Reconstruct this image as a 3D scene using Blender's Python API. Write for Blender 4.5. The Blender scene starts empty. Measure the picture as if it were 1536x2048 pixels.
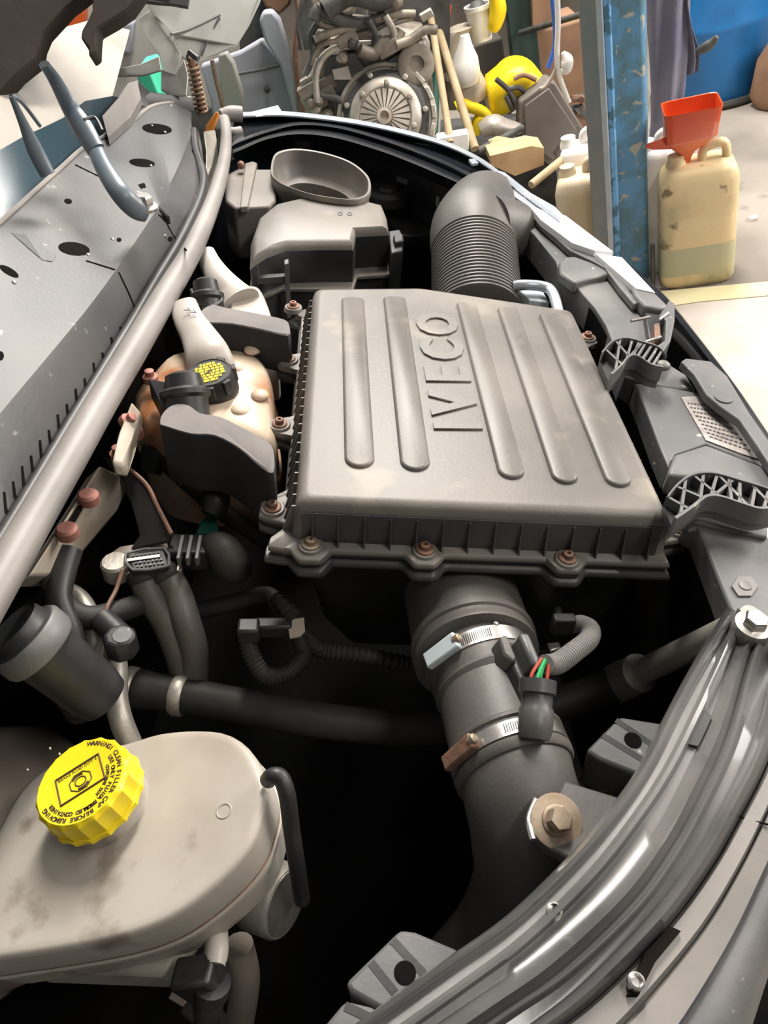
import bpy, bmesh, math, random
from mathutils import Vector as Ve, Matrix
rnd = random.Random(7)
SC = bpy.context.scene
COL = SC.collection

# ------------------------------------------------------------------ camera
F = 1541.0
def nv(v): return Ve(v).normalized()
_Z = -nv((562, -1626, -1541))
_Y = Ve((-105, 1424, -1541)).normalized(); _Y = (_Y - _Z*_Y.dot(_Z)).normalized()
_X = _Y.cross(_Z)
R3 = Matrix((_X, _Y, _Z))                 # camera axes -> world
CAM = Ve((0, 0, 1.5))
cd = bpy.data.cameras.new('camera'); cam = bpy.data.objects.new('camera', cd); COL.objects.link(cam)
cd.sensor_fit = 'VERTICAL'; cd.sensor_height = 32; cd.lens = 32*F/2048; cd.clip_start = .02; cd.clip_end = 60
M4 = R3.to_4x4(); M4.translation = CAM; cam.matrix_world = M4
SC.camera = cam

# ------------------------------------------------------------------ world, lights, exposure
w = bpy.data.worlds.new('garage_air'); SC.world = w; w.use_nodes = True
w.node_tree.nodes['Background'].inputs[0].default_value = (1, .98, .95, 1)
w.node_tree.nodes['Background'].inputs[1].default_value = .10
def area(name, loc, tgt, sx, sy, power, col=(1, 1, 1)):
    l = bpy.data.lights.new(name, 'AREA'); l.shape = 'RECTANGLE'; l.size = sx; l.size_y = sy; l.energy = power; l.color = col
    o = bpy.data.objects.new(name, l); COL.objects.link(o); o.location = loc
    o.rotation_euler = (Ve(tgt)-Ve(loc)).to_track_quat('-Z', 'Y').to_euler(); return o
area('roof_light_over_clutter', (.6, 4.6, 3.6), (.4, 3.4, 0), 2.6, 1.4, 120, (1, .98, .94))
area('doorway_daylight_front', (3.1, 2.0, 1.9), (.2, 1.0, .8), 1.8, 1.4, 100, (1, .95, .89))
area('roof_strip_over_bay', (.75, 2.9, 3.7), (-.05, .6, .9), .5, 1.8, 150, (1, .94, .86))
area('roof_light_left', (-2.2, 4.2, 3.3), (-1.2, 3.0, .4), 1.8, 1.2, 38, (1, .99, .97))
area('roof_strip_front', (1.5, -.1, 2.6), (0, .5, .9), 1.2, .25, 14, (1, .95, .88))
SC.view_settings.view_transform = 'Standard'; SC.view_settings.look = 'None'
SC.view_settings.exposure = 0.55; SC.view_settings.gamma = 1; SC.view_settings.use_curve_mapping = False

# ------------------------------------------------------------------ placing helpers
def ray(px, py): return R3 @ Ve(((px-768)/F, -(py-1024)/F, -1))
TL = math.radians(16.7)
P0 = CAM + ray(960, 1015)*.8
U = Ve((math.cos(TL), 0, -math.sin(TL))); N = Ve((math.sin(TL), 0, math.cos(TL))); V = Ve((0, 1, 0)); Z = Ve((0, 0, 1)); X = Ve((1, 0, 0))
def Q(u, v, h=0): return P0 + U*u + V*v + N*h
def W(px, py, h=0):                       # point of the bay's sloping plane, h above the air box lid
    d = ray(px, py); return CAM + d*(((P0+N*h-CAM).dot(N))/d.dot(N))
def H(px, py, z):                         # point of a level plane
    d = ray(px, py); return CAM + d*((z-CAM.z)/d.z)
def D(px, py, k): return CAM + ray(px, py)*k
def G(px, py): return H(px, py, 0)
def proj(q):
    c = R3.transposed() @ (Ve(q)-CAM); return (768-F*c.x/c.z, 1024+F*c.y/c.z, -c.z)
def zat(g, py):                           # height above ground point g seen at row py
    lo, hi = -1.0, 4.0
    for _ in range(40):
        m = (lo+hi)/2
        if proj((g.x, g.y, m))[1] > py: lo = m
        else: hi = m
    return lo
def YY(px, py, y):                        # point on the vertical plane at distance y
    d = ray(px, py); return CAM + d*(y/d.y)

# ------------------------------------------------------------------ materials
MATS = {}
def mat(name, c1, rough=.6, metal=0, c2=None, sc=8, lo=.4, hi=.65, bump=0, bsc=60, c3=None, sc3=25, lo3=.58, hi3=.66, spec=.5, trans=0, coat=0, alpha=1, sss=0, rv=0, dist=.0, stretch=None):
    m = bpy.data.materials.new(name); m.use_nodes = True; nt = m.node_tree; b = nt.nodes['Principled BSDF']
    L = nt.links.new
    b.inputs['Base Color'].default_value = (*c1, 1); b.inputs['Roughness'].default_value = rough; b.inputs['Metallic'].default_value = metal
    b.inputs['Specular IOR Level'].default_value = spec; b.inputs['Transmission Weight'].default_value = trans; b.inputs['Coat Weight'].default_value = coat
    b.inputs['Coat Roughness'].default_value = .08
    if sss: b.inputs['Subsurface Weight'].default_value = sss; b.inputs['Subsurface Scale'].default_value = .01
    tc = nt.nodes.new('ShaderNodeTexCoord'); src = tc.outputs['Object']
    if stretch:
        mp = nt.nodes.new('ShaderNodeMapping'); mp.inputs['Scale'].default_value = stretch; L(src, mp.inputs[0]); src = mp.outputs[0]
    def noise(s, d=6):
        n = nt.nodes.new('ShaderNodeTexNoise'); n.inputs['Scale'].default_value = s; n.inputs['Detail'].default_value = d; n.inputs['Distortion'].default_value = dist
        L(src, n.inputs['Vector']); return n.outputs['Fac']
    def ramp(f, a, z):
        r = nt.nodes.new('ShaderNodeMapRange'); r.inputs[1].default_value = a; r.inputs[2].default_value = z; L(f, r.inputs[0]); return r.outputs[0]
    last = None
    if c2:
        f = ramp(noise(sc), lo, hi)
        mx = nt.nodes.new('ShaderNodeMix'); mx.data_type = 'RGBA'; mx.inputs[6].default_value = (*c1, 1); mx.inputs[7].default_value = (*c2, 1); L(f, mx.inputs[0]); last = mx.outputs[2]
        if rv:
            a = nt.nodes.new('ShaderNodeMath'); a.operation = 'MULTIPLY_ADD'; a.inputs[1].default_value = rv; a.inputs[2].default_value = rough; L(f, a.inputs[0]); L(a.outputs[0], b.inputs['Roughness'])
    if c3:
        f = ramp(noise(sc3, 4), lo3, hi3)
        mx = nt.nodes.new('ShaderNodeMix'); mx.data_type = 'RGBA'; mx.inputs[6].default_value = (*c1, 1); mx.inputs[7].default_value = (*c3, 1); L(f, mx.inputs[0])
        if last: L(last, mx.inputs[6])
        last = mx.outputs[2]
    if last: L(last, b.inputs['Base Color'])
    if bump:
        n = nt.nodes.new('ShaderNodeBump'); n.inputs['Strength'].default_value = bump; n.inputs['Distance'].default_value = .002; L(noise(bsc, 5), n.inputs['Height']); L(n.outputs[0], b.inputs['Normal'])
    if alpha < 1: b.inputs['Alpha'].default_value = alpha
    MATS[name] = m; return m
lidm = mat('dusty_black_plastic', (.120, .110, .101), .42, 0, (.20, .178, .156), 5, .36, .68, .12, 260, (.28, .24, .19), 13, .60, .80, spec=.45, rv=.1)
skirt = mat('clean_black_plastic', (.05, .05, .051), .42, 0, (.10, .092, .085), 9, .45, .75, .1, 200)
blk = mat('dark_plastic', (.018, .018, .019), .45, 0, (.045, .042, .04), 12, .45, .75, .1, 150)
rub = mat('dusty_rubber', (.022, .021, .020), .6, 0, (.05, .044, .039), 10, .42, .72, .15, 140, spec=.3)
tubem = mat('dusty_intake_rubber', (.075, .069, .065), .5, 0, (.12, .106, .094), 7, .4, .7, .15, 160)
foam = mat('black_foam_rubber', (.02, .02, .022), .85, 0, (.03, .03, .032), 20, .4, .7, .3, 220)
foamtop = mat('dusty_foam_top', (.15, .14, .14), .85, 0, (.22, .20, .19), 14, .4, .7, .2, 200)
cowlm = mat('grey_scuttle_plastic', (.055, .055, .058), .5, 0, (.088, .083, .080), 5, .4, .7, .12, 180, (.30, .27, .25), 40, .68, .74)
sealm = mat('grey_dusty_seal', (.19, .175, .165), .5, 0, (.29, .265, .245), 6, .4, .7, .1, 120)
paint = mat('dark_glossy_paint', (.012, .015, .02), .22, 0, (.03, .033, .037), 8, .5, .8, 0, coat=.6)
wing = mat('glossy_black_wing_channel', (.075, .074, .074), .24, 0, (.20, .19, .18), 5, .45, .75, .05, 90, coat=.35, rv=.2)
slam = mat('scuffed_grey_plastic', (.10, .10, .103), .5, 0, (.19, .18, .172), 7, .42, .7, .12, 150, (.4, .38, .35), 60, .68, .73)
wingflat = mat('dusty_grey_panel', (.15, .142, .135), .4, 0, (.23, .21, .195), 6, .4, .7, .1, 120)
void = mat('bay_shade_black', (.006, .006, .0062), .9, 0, (.012, .009, .008), 6, .4, .7, spec=.03)  # near-black colour holds the shade of the deep bay and the holes
brown = mat('brown_bonnet_lining', (.022, .015, .011), .9, 0, (.034, .024, .018), 10, .4, .7, .3, 60)
white = mat('aged_white_plastic', (.42, .385, .34), .42, 0, (.28, .24, .195), 6, .42, .72, .05, 120, (.12, .09, .06), 17, .56, .74, spec=.4, sss=.1)
neckw = mat('white_neck_plastic', (.47, .44, .41), .4, 0, (.34, .28, .23), 9, .45, .75)
tank = mat('stained_coolant_plastic', (.60, .48, .36), .38, 0, (.34, .13, .045), 8, .46, .64, .05, 100, sss=.08)
yel = mat('yellow_cap_plastic', (.82, .62, .012), .38, 0, (.70, .50, .015), 12, .5, .8, .05, 120)
ink = mat('brown_black_print', (.05, .03, .01), .6)
yink = mat('yellow_print', (.75, .58, .02), .6)
rust = mat('rusty_steel', (.16, .10, .075), .6, .3, (.26, .13, .08), 60, .4, .65, .3, 200)
bolt = mat('dirty_bronze_bolt', (.34, .27, .20), .5, .45, (.22, .16, .11), 40, .4, .7, .2, 200)
zinc = mat('dull_zinc', (.52, .50, .46), .38, .8, (.35, .31, .26), 30, .4, .7, .1, 150)
steel = mat('bright_steel', (.66, .64, .62), .3, .9, (.40, .36, .32), 40, .45, .75, .1, 150)
alu = mat('cast_aluminium', (.48, .45, .40), .45, .6, (.36, .33, .28), 20, .4, .7, .2, 200)
paleblue = mat('pale_blue_paint', (.50, .57, .60), .5)
loom = mat('grey_corrugated_loom', (.20, .19, .185), .5, 0, (.28, .26, .24), 20, .4, .7)
gwire = mat('green_wire', (.02, .45, .12), .4); rwire = mat('red_wire', (.45, .06, .03), .4); bluec = mat('blue_clip_plastic', (.03, .06, .7), .4)
cream = mat('dirty_cream_body_paint', (.46, .40, .33), .6, 0, (.30, .24, .18), 14, .4, .7, .2, 80)
pinkm = mat('rusty_pink_washer', (.32, .14, .11), .6, .2)
orangem = mat('orange_plastic', (.75, .26, .05), .5)
tealm = mat('faded_green_plastic', (.02, .11, .09), .5)
winm = mat('dark_teal_frit', (.02, .045, .062), .35, 0, (.03, .06, .08), 5, .4, .7)
creamsheet = mat('pale_cream_sheet', (.36, .33, .295), .8, 0, (.30, .275, .245), 5, .4, .7)
arm = mat('slate_wiper_paint', (.10, .13, .16), .35, 0, (.16, .18, .20), 10, .4, .7)
hinge = mat('pale_grey_body_paint', (.50, .50, .47), .45, 0, (.38, .37, .34), 8, .45, .7)
springm = mat('rusty_spring_steel', (.30, .22, .15), .5, .5, (.2, .12, .08), 40, .4, .7)
glare = mat('painted_white_reflection', (.86, .87, .88), .12, 0, coat=.5)  # reflected light on the glossy front strips, put into the colour as white
silver = mat('silver_blue_trim_and_shine', (.42, .46, .52), .28, .4, (.55, .58, .62), 9, .4, .7)  # also carries the painted highlight of the far wing
stick = mat('worn_label_sticker', (.42, .38, .35), .6, 0, (.28, .25, .24), 40, .4, .6)
boost = mat('dusty_brown_booster', (.26, .215, .18), .6, 0, (.38, .32, .27), 7, .4, .7, .2, 100, (.02, .016, .014), 9, .6, .7)
conc = mat('stained_concrete', (.30, .265, .225), .8, 0, (.19, .165, .14), 1.6, .42, .62, .3, 40, (.12, .10, .085), 5, .62, .74)
pinkfloor = mat('lit_floor_tone', (.50, .44, .40), .7, 0, (.38, .32, .27), 4, .45, .7, .2, 40)  # overexposed brightness of the floor near the door, put into the colour
yline = mat('pale_yellow_floor_line', (.58, .52, .30), .7, 0, (.6, .52, .38), 9, .5, .7)
postm = mat('flaking_blue_post_paint', (.09, .25, .42), .5, 0, (.08, .17, .21), 14, .42, .60, .8, 30, (.36, .36, .30), 26, .60, .66, dist=.6)
postb = mat('blue_post_paint', (.17, .42, .72), .35, 0, (.07, .18, .26), 26, .52, .58, .3, 50)
postg = mat('dull_grey_post_side', (.22, .24, .25), .45, .3, (.30, .27, .25), 12, .4, .7)
canm = mat('grimy_cream_can', (.72, .56, .32), .5, 0, (.42, .38, .22), 7, .5, .7, .1, 40, (.22, .17, .09), 16, .63, .70)
cang = mat('faded_green_oil_line', (.44, .43, .28), .5, 0, (.52, .46, .28), 8, .4, .7)
redf = mat('red_orange_plastic', (.60, .06, .015), .3, 0, (.75, .14, .03), 5, .4, .7, trans=.1)
drumm = mat('blue_drum_plastic', (.015, .17, .46), .35, 0, (.02, .11, .28), 5, .5, .8, .1, 30)
cloth = mat('faded_navy_overall_cloth', (.13, .13, .19), .9, 0, (.18, .17, .21), 9, .4, .7, .6, 90)
whitep = mat('white_plastic', (.82, .80, .76), .45, 0, (.70, .64, .56), 6, .5, .75)
tanp = mat('tan_oily_plastic', (.55, .42, .26), .5, 0, (.70, .62, .48), 5, .4, .7)
wood = mat('pale_wood', (.58, .38, .20), .7, 0, (.42, .25, .12), 9, .4, .7, .2, 60, stretch=(1, 8, 1))
pole = mat('weathered_wood_handle', (.42, .33, .20), .7, 0, (.30, .22, .12), 10, .4, .7)
bgyel = mat('bright_yellow_plastic', (.85, .62, .01), .4)
gmetal = mat('battered_grey_metal', (.17, .15, .135), .6, .3, (.24, .21, .19), 5, .4, .7, .3, 30, (.04, .035, .03), 8, .62, .7)
dgreen = mat('dark_green_steel', (.02, .045, .04), .5)
darkwall = mat('grimy_dark_wall', (.07, .06, .05), .85, 0, (.16, .13, .10), 2.5, .42, .65, .3, 10)
eng = mat('dirty_engine_alloy', (.30, .26, .21), .6, .35, (.13, .11, .09), 14, .4, .65, .5, 60)
engd = mat('dark_engine_iron', (.10, .10, .095), .6, .3, (.05, .048, .045), 14, .4, .65, .4, 60)
engl = mat('light_engine_alloy', (.52, .48, .42), .45, .5, (.34, .3, .25), 20, .4, .7, .3, 60)
bgrey = mat('lilac_grey_trim_panel', (.33, .34, .39), .6, 0, (.27, .28, .32), 5, .4, .7)
bgrey2 = mat('olive_grey_trim', (.25, .24, .22), .6)
cardb = mat('brown_cardboard', (.30, .17, .10), .8, 0, (.2, .11, .07), 8, .4, .7)
bluecab = mat('blue_cable_sheath', (.05, .14, .5), .5)

# ------------------------------------------------------------------ mesh builder
ORG = {}
def catmull(P, n, closed=False):
    out = []; m = len(P)
    rng = range(m) if closed else range(m-1)
    for i in rng:
        if closed: a, b, c, d = P[(i-1) % m], P[i], P[(i+1) % m], P[(i+2) % m]
        else: a, b, c, d = P[max(i-1, 0)], P[i], P[i+1], P[min(i+2, m-1)]
        for j in range(n):
            t = j/n
            out.append(tuple(.5*((2*b[k])+(-a[k]+c[k])*t+(2*a[k]-5*b[k]+4*c[k]-d[k])*t*t+(-a[k]+3*b[k]-3*c[k]+d[k])*t**3) for k in range(len(b))))
    if not closed: out.append(tuple(P[-1]))
    return out
class B:
    def __init__(s): s.v = []; s.f = []
    def add(s, vs, fs):
        o = len(s.v); s.v += [Ve(a) for a in vs]; s.f += [tuple(i+o for i in f) for f in fs]; return s
    def rings(s, rs, cap=(1, 1), closed=True):
        n = len(rs[0]); vs = [p for r in rs for p in r]; fs = []
        for i in range(len(rs)-1):
            for j in range(n if closed else n-1):
                k = (j+1) % n; fs.append((i*n+j, i*n+k, (i+1)*n+k, (i+1)*n+j))
        if cap[0]: fs.append(tuple(reversed(range(n))))
        if cap[1]: fs.append(tuple((len(rs)-1)*n+j for j in range(n)))
        return s.add(vs, fs)
    def prism(s, top, vec):
        vec = Ve(vec); return s.rings([[Ve(p)+vec for p in top], [Ve(p) for p in top]])
    def box(s, c, ax, ay, az):
        c = Ve(c); ax = Ve(ax); ay = Ve(ay); az = Ve(az)
        return s.rings([[c-az-ax-ay, c-az+ax-ay, c-az+ax+ay, c-az-ax+ay], [c+az-ax-ay, c+az+ax-ay, c+az+ax+ay, c+az-ax+ay]])
    def tube(s, pts, r, seg=14, n=6, cap=(1, 1), rib=0, ribn=0, sy=1, closed=False):
        P = [tuple(p)+((r[i] if isinstance(r, (list, tuple)) else r),) for i, p in enumerate(pts)]
        if ribn: n = max(n, ribn*4)
        C = catmull(P, n, closed) if len(P) > 2 or ribn else [tuple(P[0][k]+(P[1][k]-P[0][k])*t/2 for k in range(4)) for t in range(3)]
        pos = [Ve(c[:3]) for c in C]; rad = [max(c[3], .0003) for c in C]
        up = None; rs = []; m = len(pos)
        for i, p in enumerate(pos):
            if closed: t = (pos[(i+1) % m]-pos[i-1]).normalized()
            else: t = (pos[min(i+1, m-1)]-pos[max(i-1, 0)]).normalized()
            if up is None:
                up = Ve((0, 0, 1)) if abs(t.z) < .9 else Ve((0, 1, 0))
            up = (up-t*up.dot(t)).normalized(); sd = t.cross(up)
            q = rad[i]*(1+(rib*(1 if (i % 4) < 2 else -1) if ribn else 0))
            rs.append([p+up*math.cos(a)*q*sy+sd*math.sin(a)*q for a in [2*math.pi*j/seg for j in range(seg)]])
        if closed: rs.append(rs[0]); cap = (0, 0)
        return s.rings(rs, cap)
    def lathe(s, o, ax, prof, seg=28, wob=0, wn=0, ref=None, cap=(1, 1), el=1):
        o = Ve(o); ax = Ve(ax).normalized(); a = Ve(ref) if ref else (Ve((1, 0, 0)) if abs(ax.x) < .8 else Ve((0, 1, 0)))
        a = (a-ax*a.dot(ax)).normalized(); b = ax.cross(a); rs = []
        for pr in prof:
            r, h = pr[0], pr[1]; wv = wob if (len(pr) < 3 or pr[2]) else 0
            rs.append([o+ax*h+(a*math.cos(t)+b*math.sin(t)*el)*r*(1+(wv*abs(math.sin(t*wn/2)) if wn else 0)) for t in [2*math.pi*j/seg for j in range(seg)]])
        return s.rings(rs, cap)
    def ball(s, c, r, ax=(0, 0, 1), el=1, seg=14, m=8, sq=1):
        return s.lathe(c, ax, [(max(r*math.sin(math.pi*i/m), .0004), -r*sq*math.cos(math.pi*i/m)) for i in range(m+1)], seg, el=el)
    def grid(s, rows, thick=None):
        n = len(rows[0]); s.rings(rows, (0, 0), False)
        if thick is not None: s.rings([[p+Ve(thick) for p in r] for r in rows], (0, 0), False); 
        if thick is not None:
            t = Ve(thick)
            s.rings([rows[0], [p+t for p in rows[0]]], (0, 0), False); s.rings([rows[-1], [p+t for p in rows[-1]]], (0, 0), False)
            l = [r[0] for r in rows]; q = [r[-1] for r in rows]
            s.rings([l, [p+t for p in l]], (0, 0), False); s.rings([q, [p+t for p in q]], (0, 0), False)
        return s
def finish(name, me, m, parent, org, kind=None, bev=0, ang=38, smooth=True, bseg=2):
    if m is not None: me.materials.append(m)
    bm = bmesh.new(); bm.from_mesh(me); bmesh.ops.remove_doubles(bm, verts=bm.verts, dist=1e-5)
    bmesh.ops.recalc_face_normals(bm, faces=bm.faces); bm.to_mesh(me); bm.free()
    if smooth:
        me.polygons.foreach_set('use_smooth', [True]*len(me.polygons)); me.set_sharp_from_angle(angle=math.radians(ang))
    o = bpy.data.objects.new(name, me); COL.objects.link(o)
    po = ORG[parent.name] if parent else Ve((0, 0, 0))
    ORG[o.name] = org; o.location = org-po
    if parent: o.parent = parent
    if kind: o['kind'] = kind
    if bev:
        b = o.modifiers.new('bevel', 'BEVEL'); b.width = bev; b.segments = bseg; b.limit_method = 'ANGLE'; b.angle_limit = math.radians(40); b.harden_normals = False
    return o
def part(name, b, m, parent=None, bev=0, kind=None, ang=38, label=None, smooth=True, bseg=2):
    if parent: org = ORG[parent.name]
    else:
        org = Ve((sum(p.x for p in b.v)/len(b.v), sum(p.y for p in b.v)/len(b.v), min(p.z for p in b.v)))
    me = bpy.data.meshes.new(name); me.from_pydata([tuple(p-org) for p in b.v], [], b.f)
    o = finish(name, me, m, parent, Ve(org), kind, bev, ang, smooth, bseg)
    if label: o['label'] = label
    return o
def tag(o, label, cat, group=None, kind=None):
    o['label'] = label; o['category'] = cat
    if group: o['group'] = group
    if kind: o['kind'] = kind
    return o
def solo(name, b, m, label, cat, group=None, **k): return tag(part(name, b, m, None, **k), label, cat, group)
def thing(name, loc, label, cat, group=None):
    o = bpy.data.objects.new(name, None); o.empty_display_size = .03; COL.objects.link(o); o.location = loc; ORG[o.name] = Ve(loc)
    return tag(o, label, cat, group)
def struct(name, b, m, **k): return part(name, b, m, None, kind='structure', **k)
def text(name, s, size, mt, parent, o, xd, yd, depth=.0006, spacing=1, align='CENTER', off=0):
    c = bpy.data.curves.new(name, 'FONT'); c.body = s; c.size = size; c.extrude = depth; c.align_x = align; c.align_y = 'CENTER'; c.space_character = spacing; c.offset = off; c.resolution_u = 3
    t = bpy.data.objects.new(name, c); COL.objects.link(t)
    dg = bpy.context.evaluated_depsgraph_get(); me = bpy.data.meshes.new_from_object(t.evaluated_get(dg)); COL.objects.unlink(t); bpy.data.objects.remove(t)
    xd = Ve(xd).normalized(); yd = Ve(yd).normalized(); zd = xd.cross(yd); po = ORG[parent.name]; o = Ve(o)
    Mx = Matrix((xd, yd, zd)).transposed().to_4x4(); Mx.translation = o-po
    me.transform(Mx); me.name = name; me.materials.clear()
    return finish(name, me, mt, parent, po, smooth=False)
def Wl(ps, h=0): return [W(p[0], p[1], p[2] if len(p) > 2 else h) for p in ps]
def RG(ps, h, specs):                    # rings: an outline on the plane, scaled about its middle and shifted along the plane normal
    o = Wl(ps, h); c = sum(o, Ve())/len(o); out = []
    for sp in specs:
        s_, d = sp[0], sp[1]; t_ = sp[2] if len(sp) > 2 else s_
        out.append([c+U*((p-c).dot(U)*s_)+V*((p-c).dot(V)*t_)+N*d for p in o])
    return out
def Yl(ps, y): return [YY(p[0], p[1], y) for p in ps]
def screw(name, c, ax, r, m, parent, mh=None):     # washer, hex head, socket dimple
    b = B(); c = Ve(c); ax = Ve(ax).normalized()
    b.lathe(c, ax, [(r, 0), (r, r*.22), (r*.86, r*.32), (r*.6, r*.32)], 20)
    b.lathe(c, ax, [(r*.56, r*.3), (r*.56, r*.75), (r*.46, r*.85), (r*.25, r*.85), (r*.22, r*.55)], 12)
    return part(name, b, m, parent)

# ------------------------------------------------------------------ garage shell
b = B(); b.prism([Ve((-5, -3, 0)), Ve((5, -3, 0)), Ve((5, 8, 0)), Ve((-5, 8, 0))], (0, 0, -.1)); fl = struct('floor', b, conc, smooth=False)
b = B(); b.prism([G(1290, 604), G(1345, 596), G(1536, 588), G(1800, 560), G(2300, 1500), G(2300, 2150), G(1480, 2150), G(1300, 1300)], (0, 0, .003)); part('lit_floor_patch', b, pinkfloor, fl, smooth=False)  # brightly lit floor area, painted as a paler patch
b = B(); b.prism([G(1290, 588), G(1400, 578), G(1536, 566), G(1750, 545), G(1760, 575), G(1536, 594), G(1400, 606), G(1290, 622)], (0, 0, .006)); part('floor_line', b, yline, fl, smooth=False)
b = B(); b.box((0, 5.65, 1.6), (5, 0, 0), (0, .1, 0), (0, 0, 1.6)); struct('wall_back', b, darkwall, smooth=False)

# ------------------------------------------------------------------ van body around the bay
van = thing('van_body', W(960, 1200, -.62), 'dark van front with its bonnet open, filling the lower half of the photo', 'van')
def strips(name, curves, m, parent, drop=0, label=None, n=5, **k):
    """curves: list of (pixel polyline, h) from the inner to the outer edge; a lofted sheet"""
    cols = []
    for c, h in curves:
        C = catmull([tuple(p) for p in c], n)
        cols.append([W(p[0], p[1], h) for p in C])
    rows = [[c[i] for c in cols] for i in range(len(cols[0]))]
    b = B(); b.rings(rows, (0, 0), False)
    if drop:
        a = [r[0] for r in rows]; b.rings([a, [p-N*drop*.2 for p in a], [p-N*drop for p in a]], (0, 0), False)
        a = [r[-1] for r in rows]; b.rings([a, [p-N*.04 for p in a], [p-N*drop*.6 for p in a]], (0, 0), False)
    return part(name, b, m, parent, ang=50, label=label, **k)
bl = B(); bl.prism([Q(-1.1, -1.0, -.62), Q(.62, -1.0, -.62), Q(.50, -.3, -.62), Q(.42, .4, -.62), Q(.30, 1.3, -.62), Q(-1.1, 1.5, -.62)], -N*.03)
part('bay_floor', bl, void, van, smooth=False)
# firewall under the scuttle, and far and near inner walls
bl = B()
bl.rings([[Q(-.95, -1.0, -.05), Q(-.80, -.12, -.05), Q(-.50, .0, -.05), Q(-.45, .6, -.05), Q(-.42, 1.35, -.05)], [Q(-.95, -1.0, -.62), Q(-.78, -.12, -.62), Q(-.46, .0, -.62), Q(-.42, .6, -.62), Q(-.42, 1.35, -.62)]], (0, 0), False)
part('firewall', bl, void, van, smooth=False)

# near wing: pressed channel with ridges
C0 = [(1456,1213),(1406,1290),(1350,1390),(1290,1510),(1227,1605),(1138,1710),(1010,1833),(880,1925),(700,2055)]
C3 = [(1484,1222),(1446,1312),(1396,1420),(1338,1535),(1276,1630),(1184,1747),(1054,1874),(926,1970),(746,2098)]
C5 = [(1506,1240),(1470,1330),(1428,1452),(1375,1566),(1318,1672),(1230,1785),(1090,1915),(975,1995),(826,2096)]
C6 = [(1514,1244),(1480,1335),(1440,1462),(1387,1576),(1330,1682),(1245,1796),(1104,1928),(990,2008),(842,2110)]
C8 = [(1524,1250),(1496,1345),(1460,1474),(1408,1590),(1352,1694),(1268,1810),(1128,1944),(1010,2026),(862,2130)]
C10 = [(1560,1290),(1552,1400),(1516,1514),(1462,1622),(1404,1724),(1318,1840),(1182,1978),(1080,2058),(950,2150)]
def sh(c, dx, dy): return [(p[0]+dx, p[1]+dy) for p in c]
wg = [(C0, -.028), (sh(C0, 3, 2), -.010), (sh(C0, 9, 6), -.002), (sh(C0, 16, 11), -.004), (sh(C0, 23, 15), -.011), (sh(C3, -9, -6), -.010), (sh(C3, -2, -1), -.003), (sh(C3, 6, 4), -.004), (sh(C3, 13, 9), -.012),
      (sh(C5, -12, -8), -.013), (sh(C6, -7, -4), -.006), (C6, -.0005), (sh(C6, 7, 4), -.006), (sh(C8, -6, -4), -.009), (sh(C8, 1, 1), -.001), (sh(C8, 8, 5), -.003), (sh(C8, 17, 11), -.013),
      (sh(C10, -18, -12), -.015), (sh(C10, -8, -5), -.006), (C10, -.002), (sh(C10, 9, 6), -.008), (sh(C10, 18, 12), -.018)]
strips('wing_channel', wg, wing, van, drop=.58, label='glossy black ridged channel along the near wing')
C12 = [(1640,1280),(1636,1400),(1610,1530),(1568,1648),(1520,1755),(1470,1860),(1410,1965),(1345,2065),(1275,2160)]
C13 = [(1740,1340),(1720,1480),(1680,1650),(1640,1740),(1590,1830),(1545,1930),(1505,2050),(1480,2120),(1450,2200)]
def mix(a, b_, t): return [(p[0]+(q[0]-p[0])*t, p[1]+(q[1]-p[1])*t) for p, q in zip(a, b_)]
E1 = sh(C10, 20, 13)
strips('headlamp_trim', [(E1, -.021), (sh(E1, 6, 4), -.015), (mix(E1, C12, .45), -.016), (mix(E1, C12, .52), -.024), (mix(E1, C12, .58), -.018), (C12, -.022)], wingflat, van)
strips('wing_panel', [(sh(C12, 0, 0), -.023), (sh(C12, 5, 3), -.030), (mix(C12, C13, .15), -.029), (mix(C12, C13, .5), -.030), (mix(C12, C13, .8), -.040), (C13, -.062)], slam, van, drop=.8)
# slot, drain dimple and fold line on the trim
bl = B(); bl.prism(Wl([(1340,1852),(1362,1862),(1310,1925),(1278,1990),(1255,1990),(1290,1905)], -.011), -N*.012); part('trim_slot', bl, void, van, smooth=False)
bl = B(); bl.prism(Wl([(1390,1425),(1412,1420),(1424,1432),(1414,1455),(1396,1492),(1376,1488),(1368,1470)], -.0085), -N*.01); part('channel_hole', bl, blk, van)
for px, py in ((1108, 1822), (1272, 1963)):
    bl = B(); bl.lathe(W(px, py, -.008), N, [(.0055, -.004), (.0055, .0015), (.004, .0025), (.0035, -.001)], 16); part('drain_plug', bl, steel, van)
bl = B(); bl.tube([W(*p, -.0165) for p in ((1478,1632),(1500,1640),(1540,1650))], .0008); part('trim_joint', bl, void, van)

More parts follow.
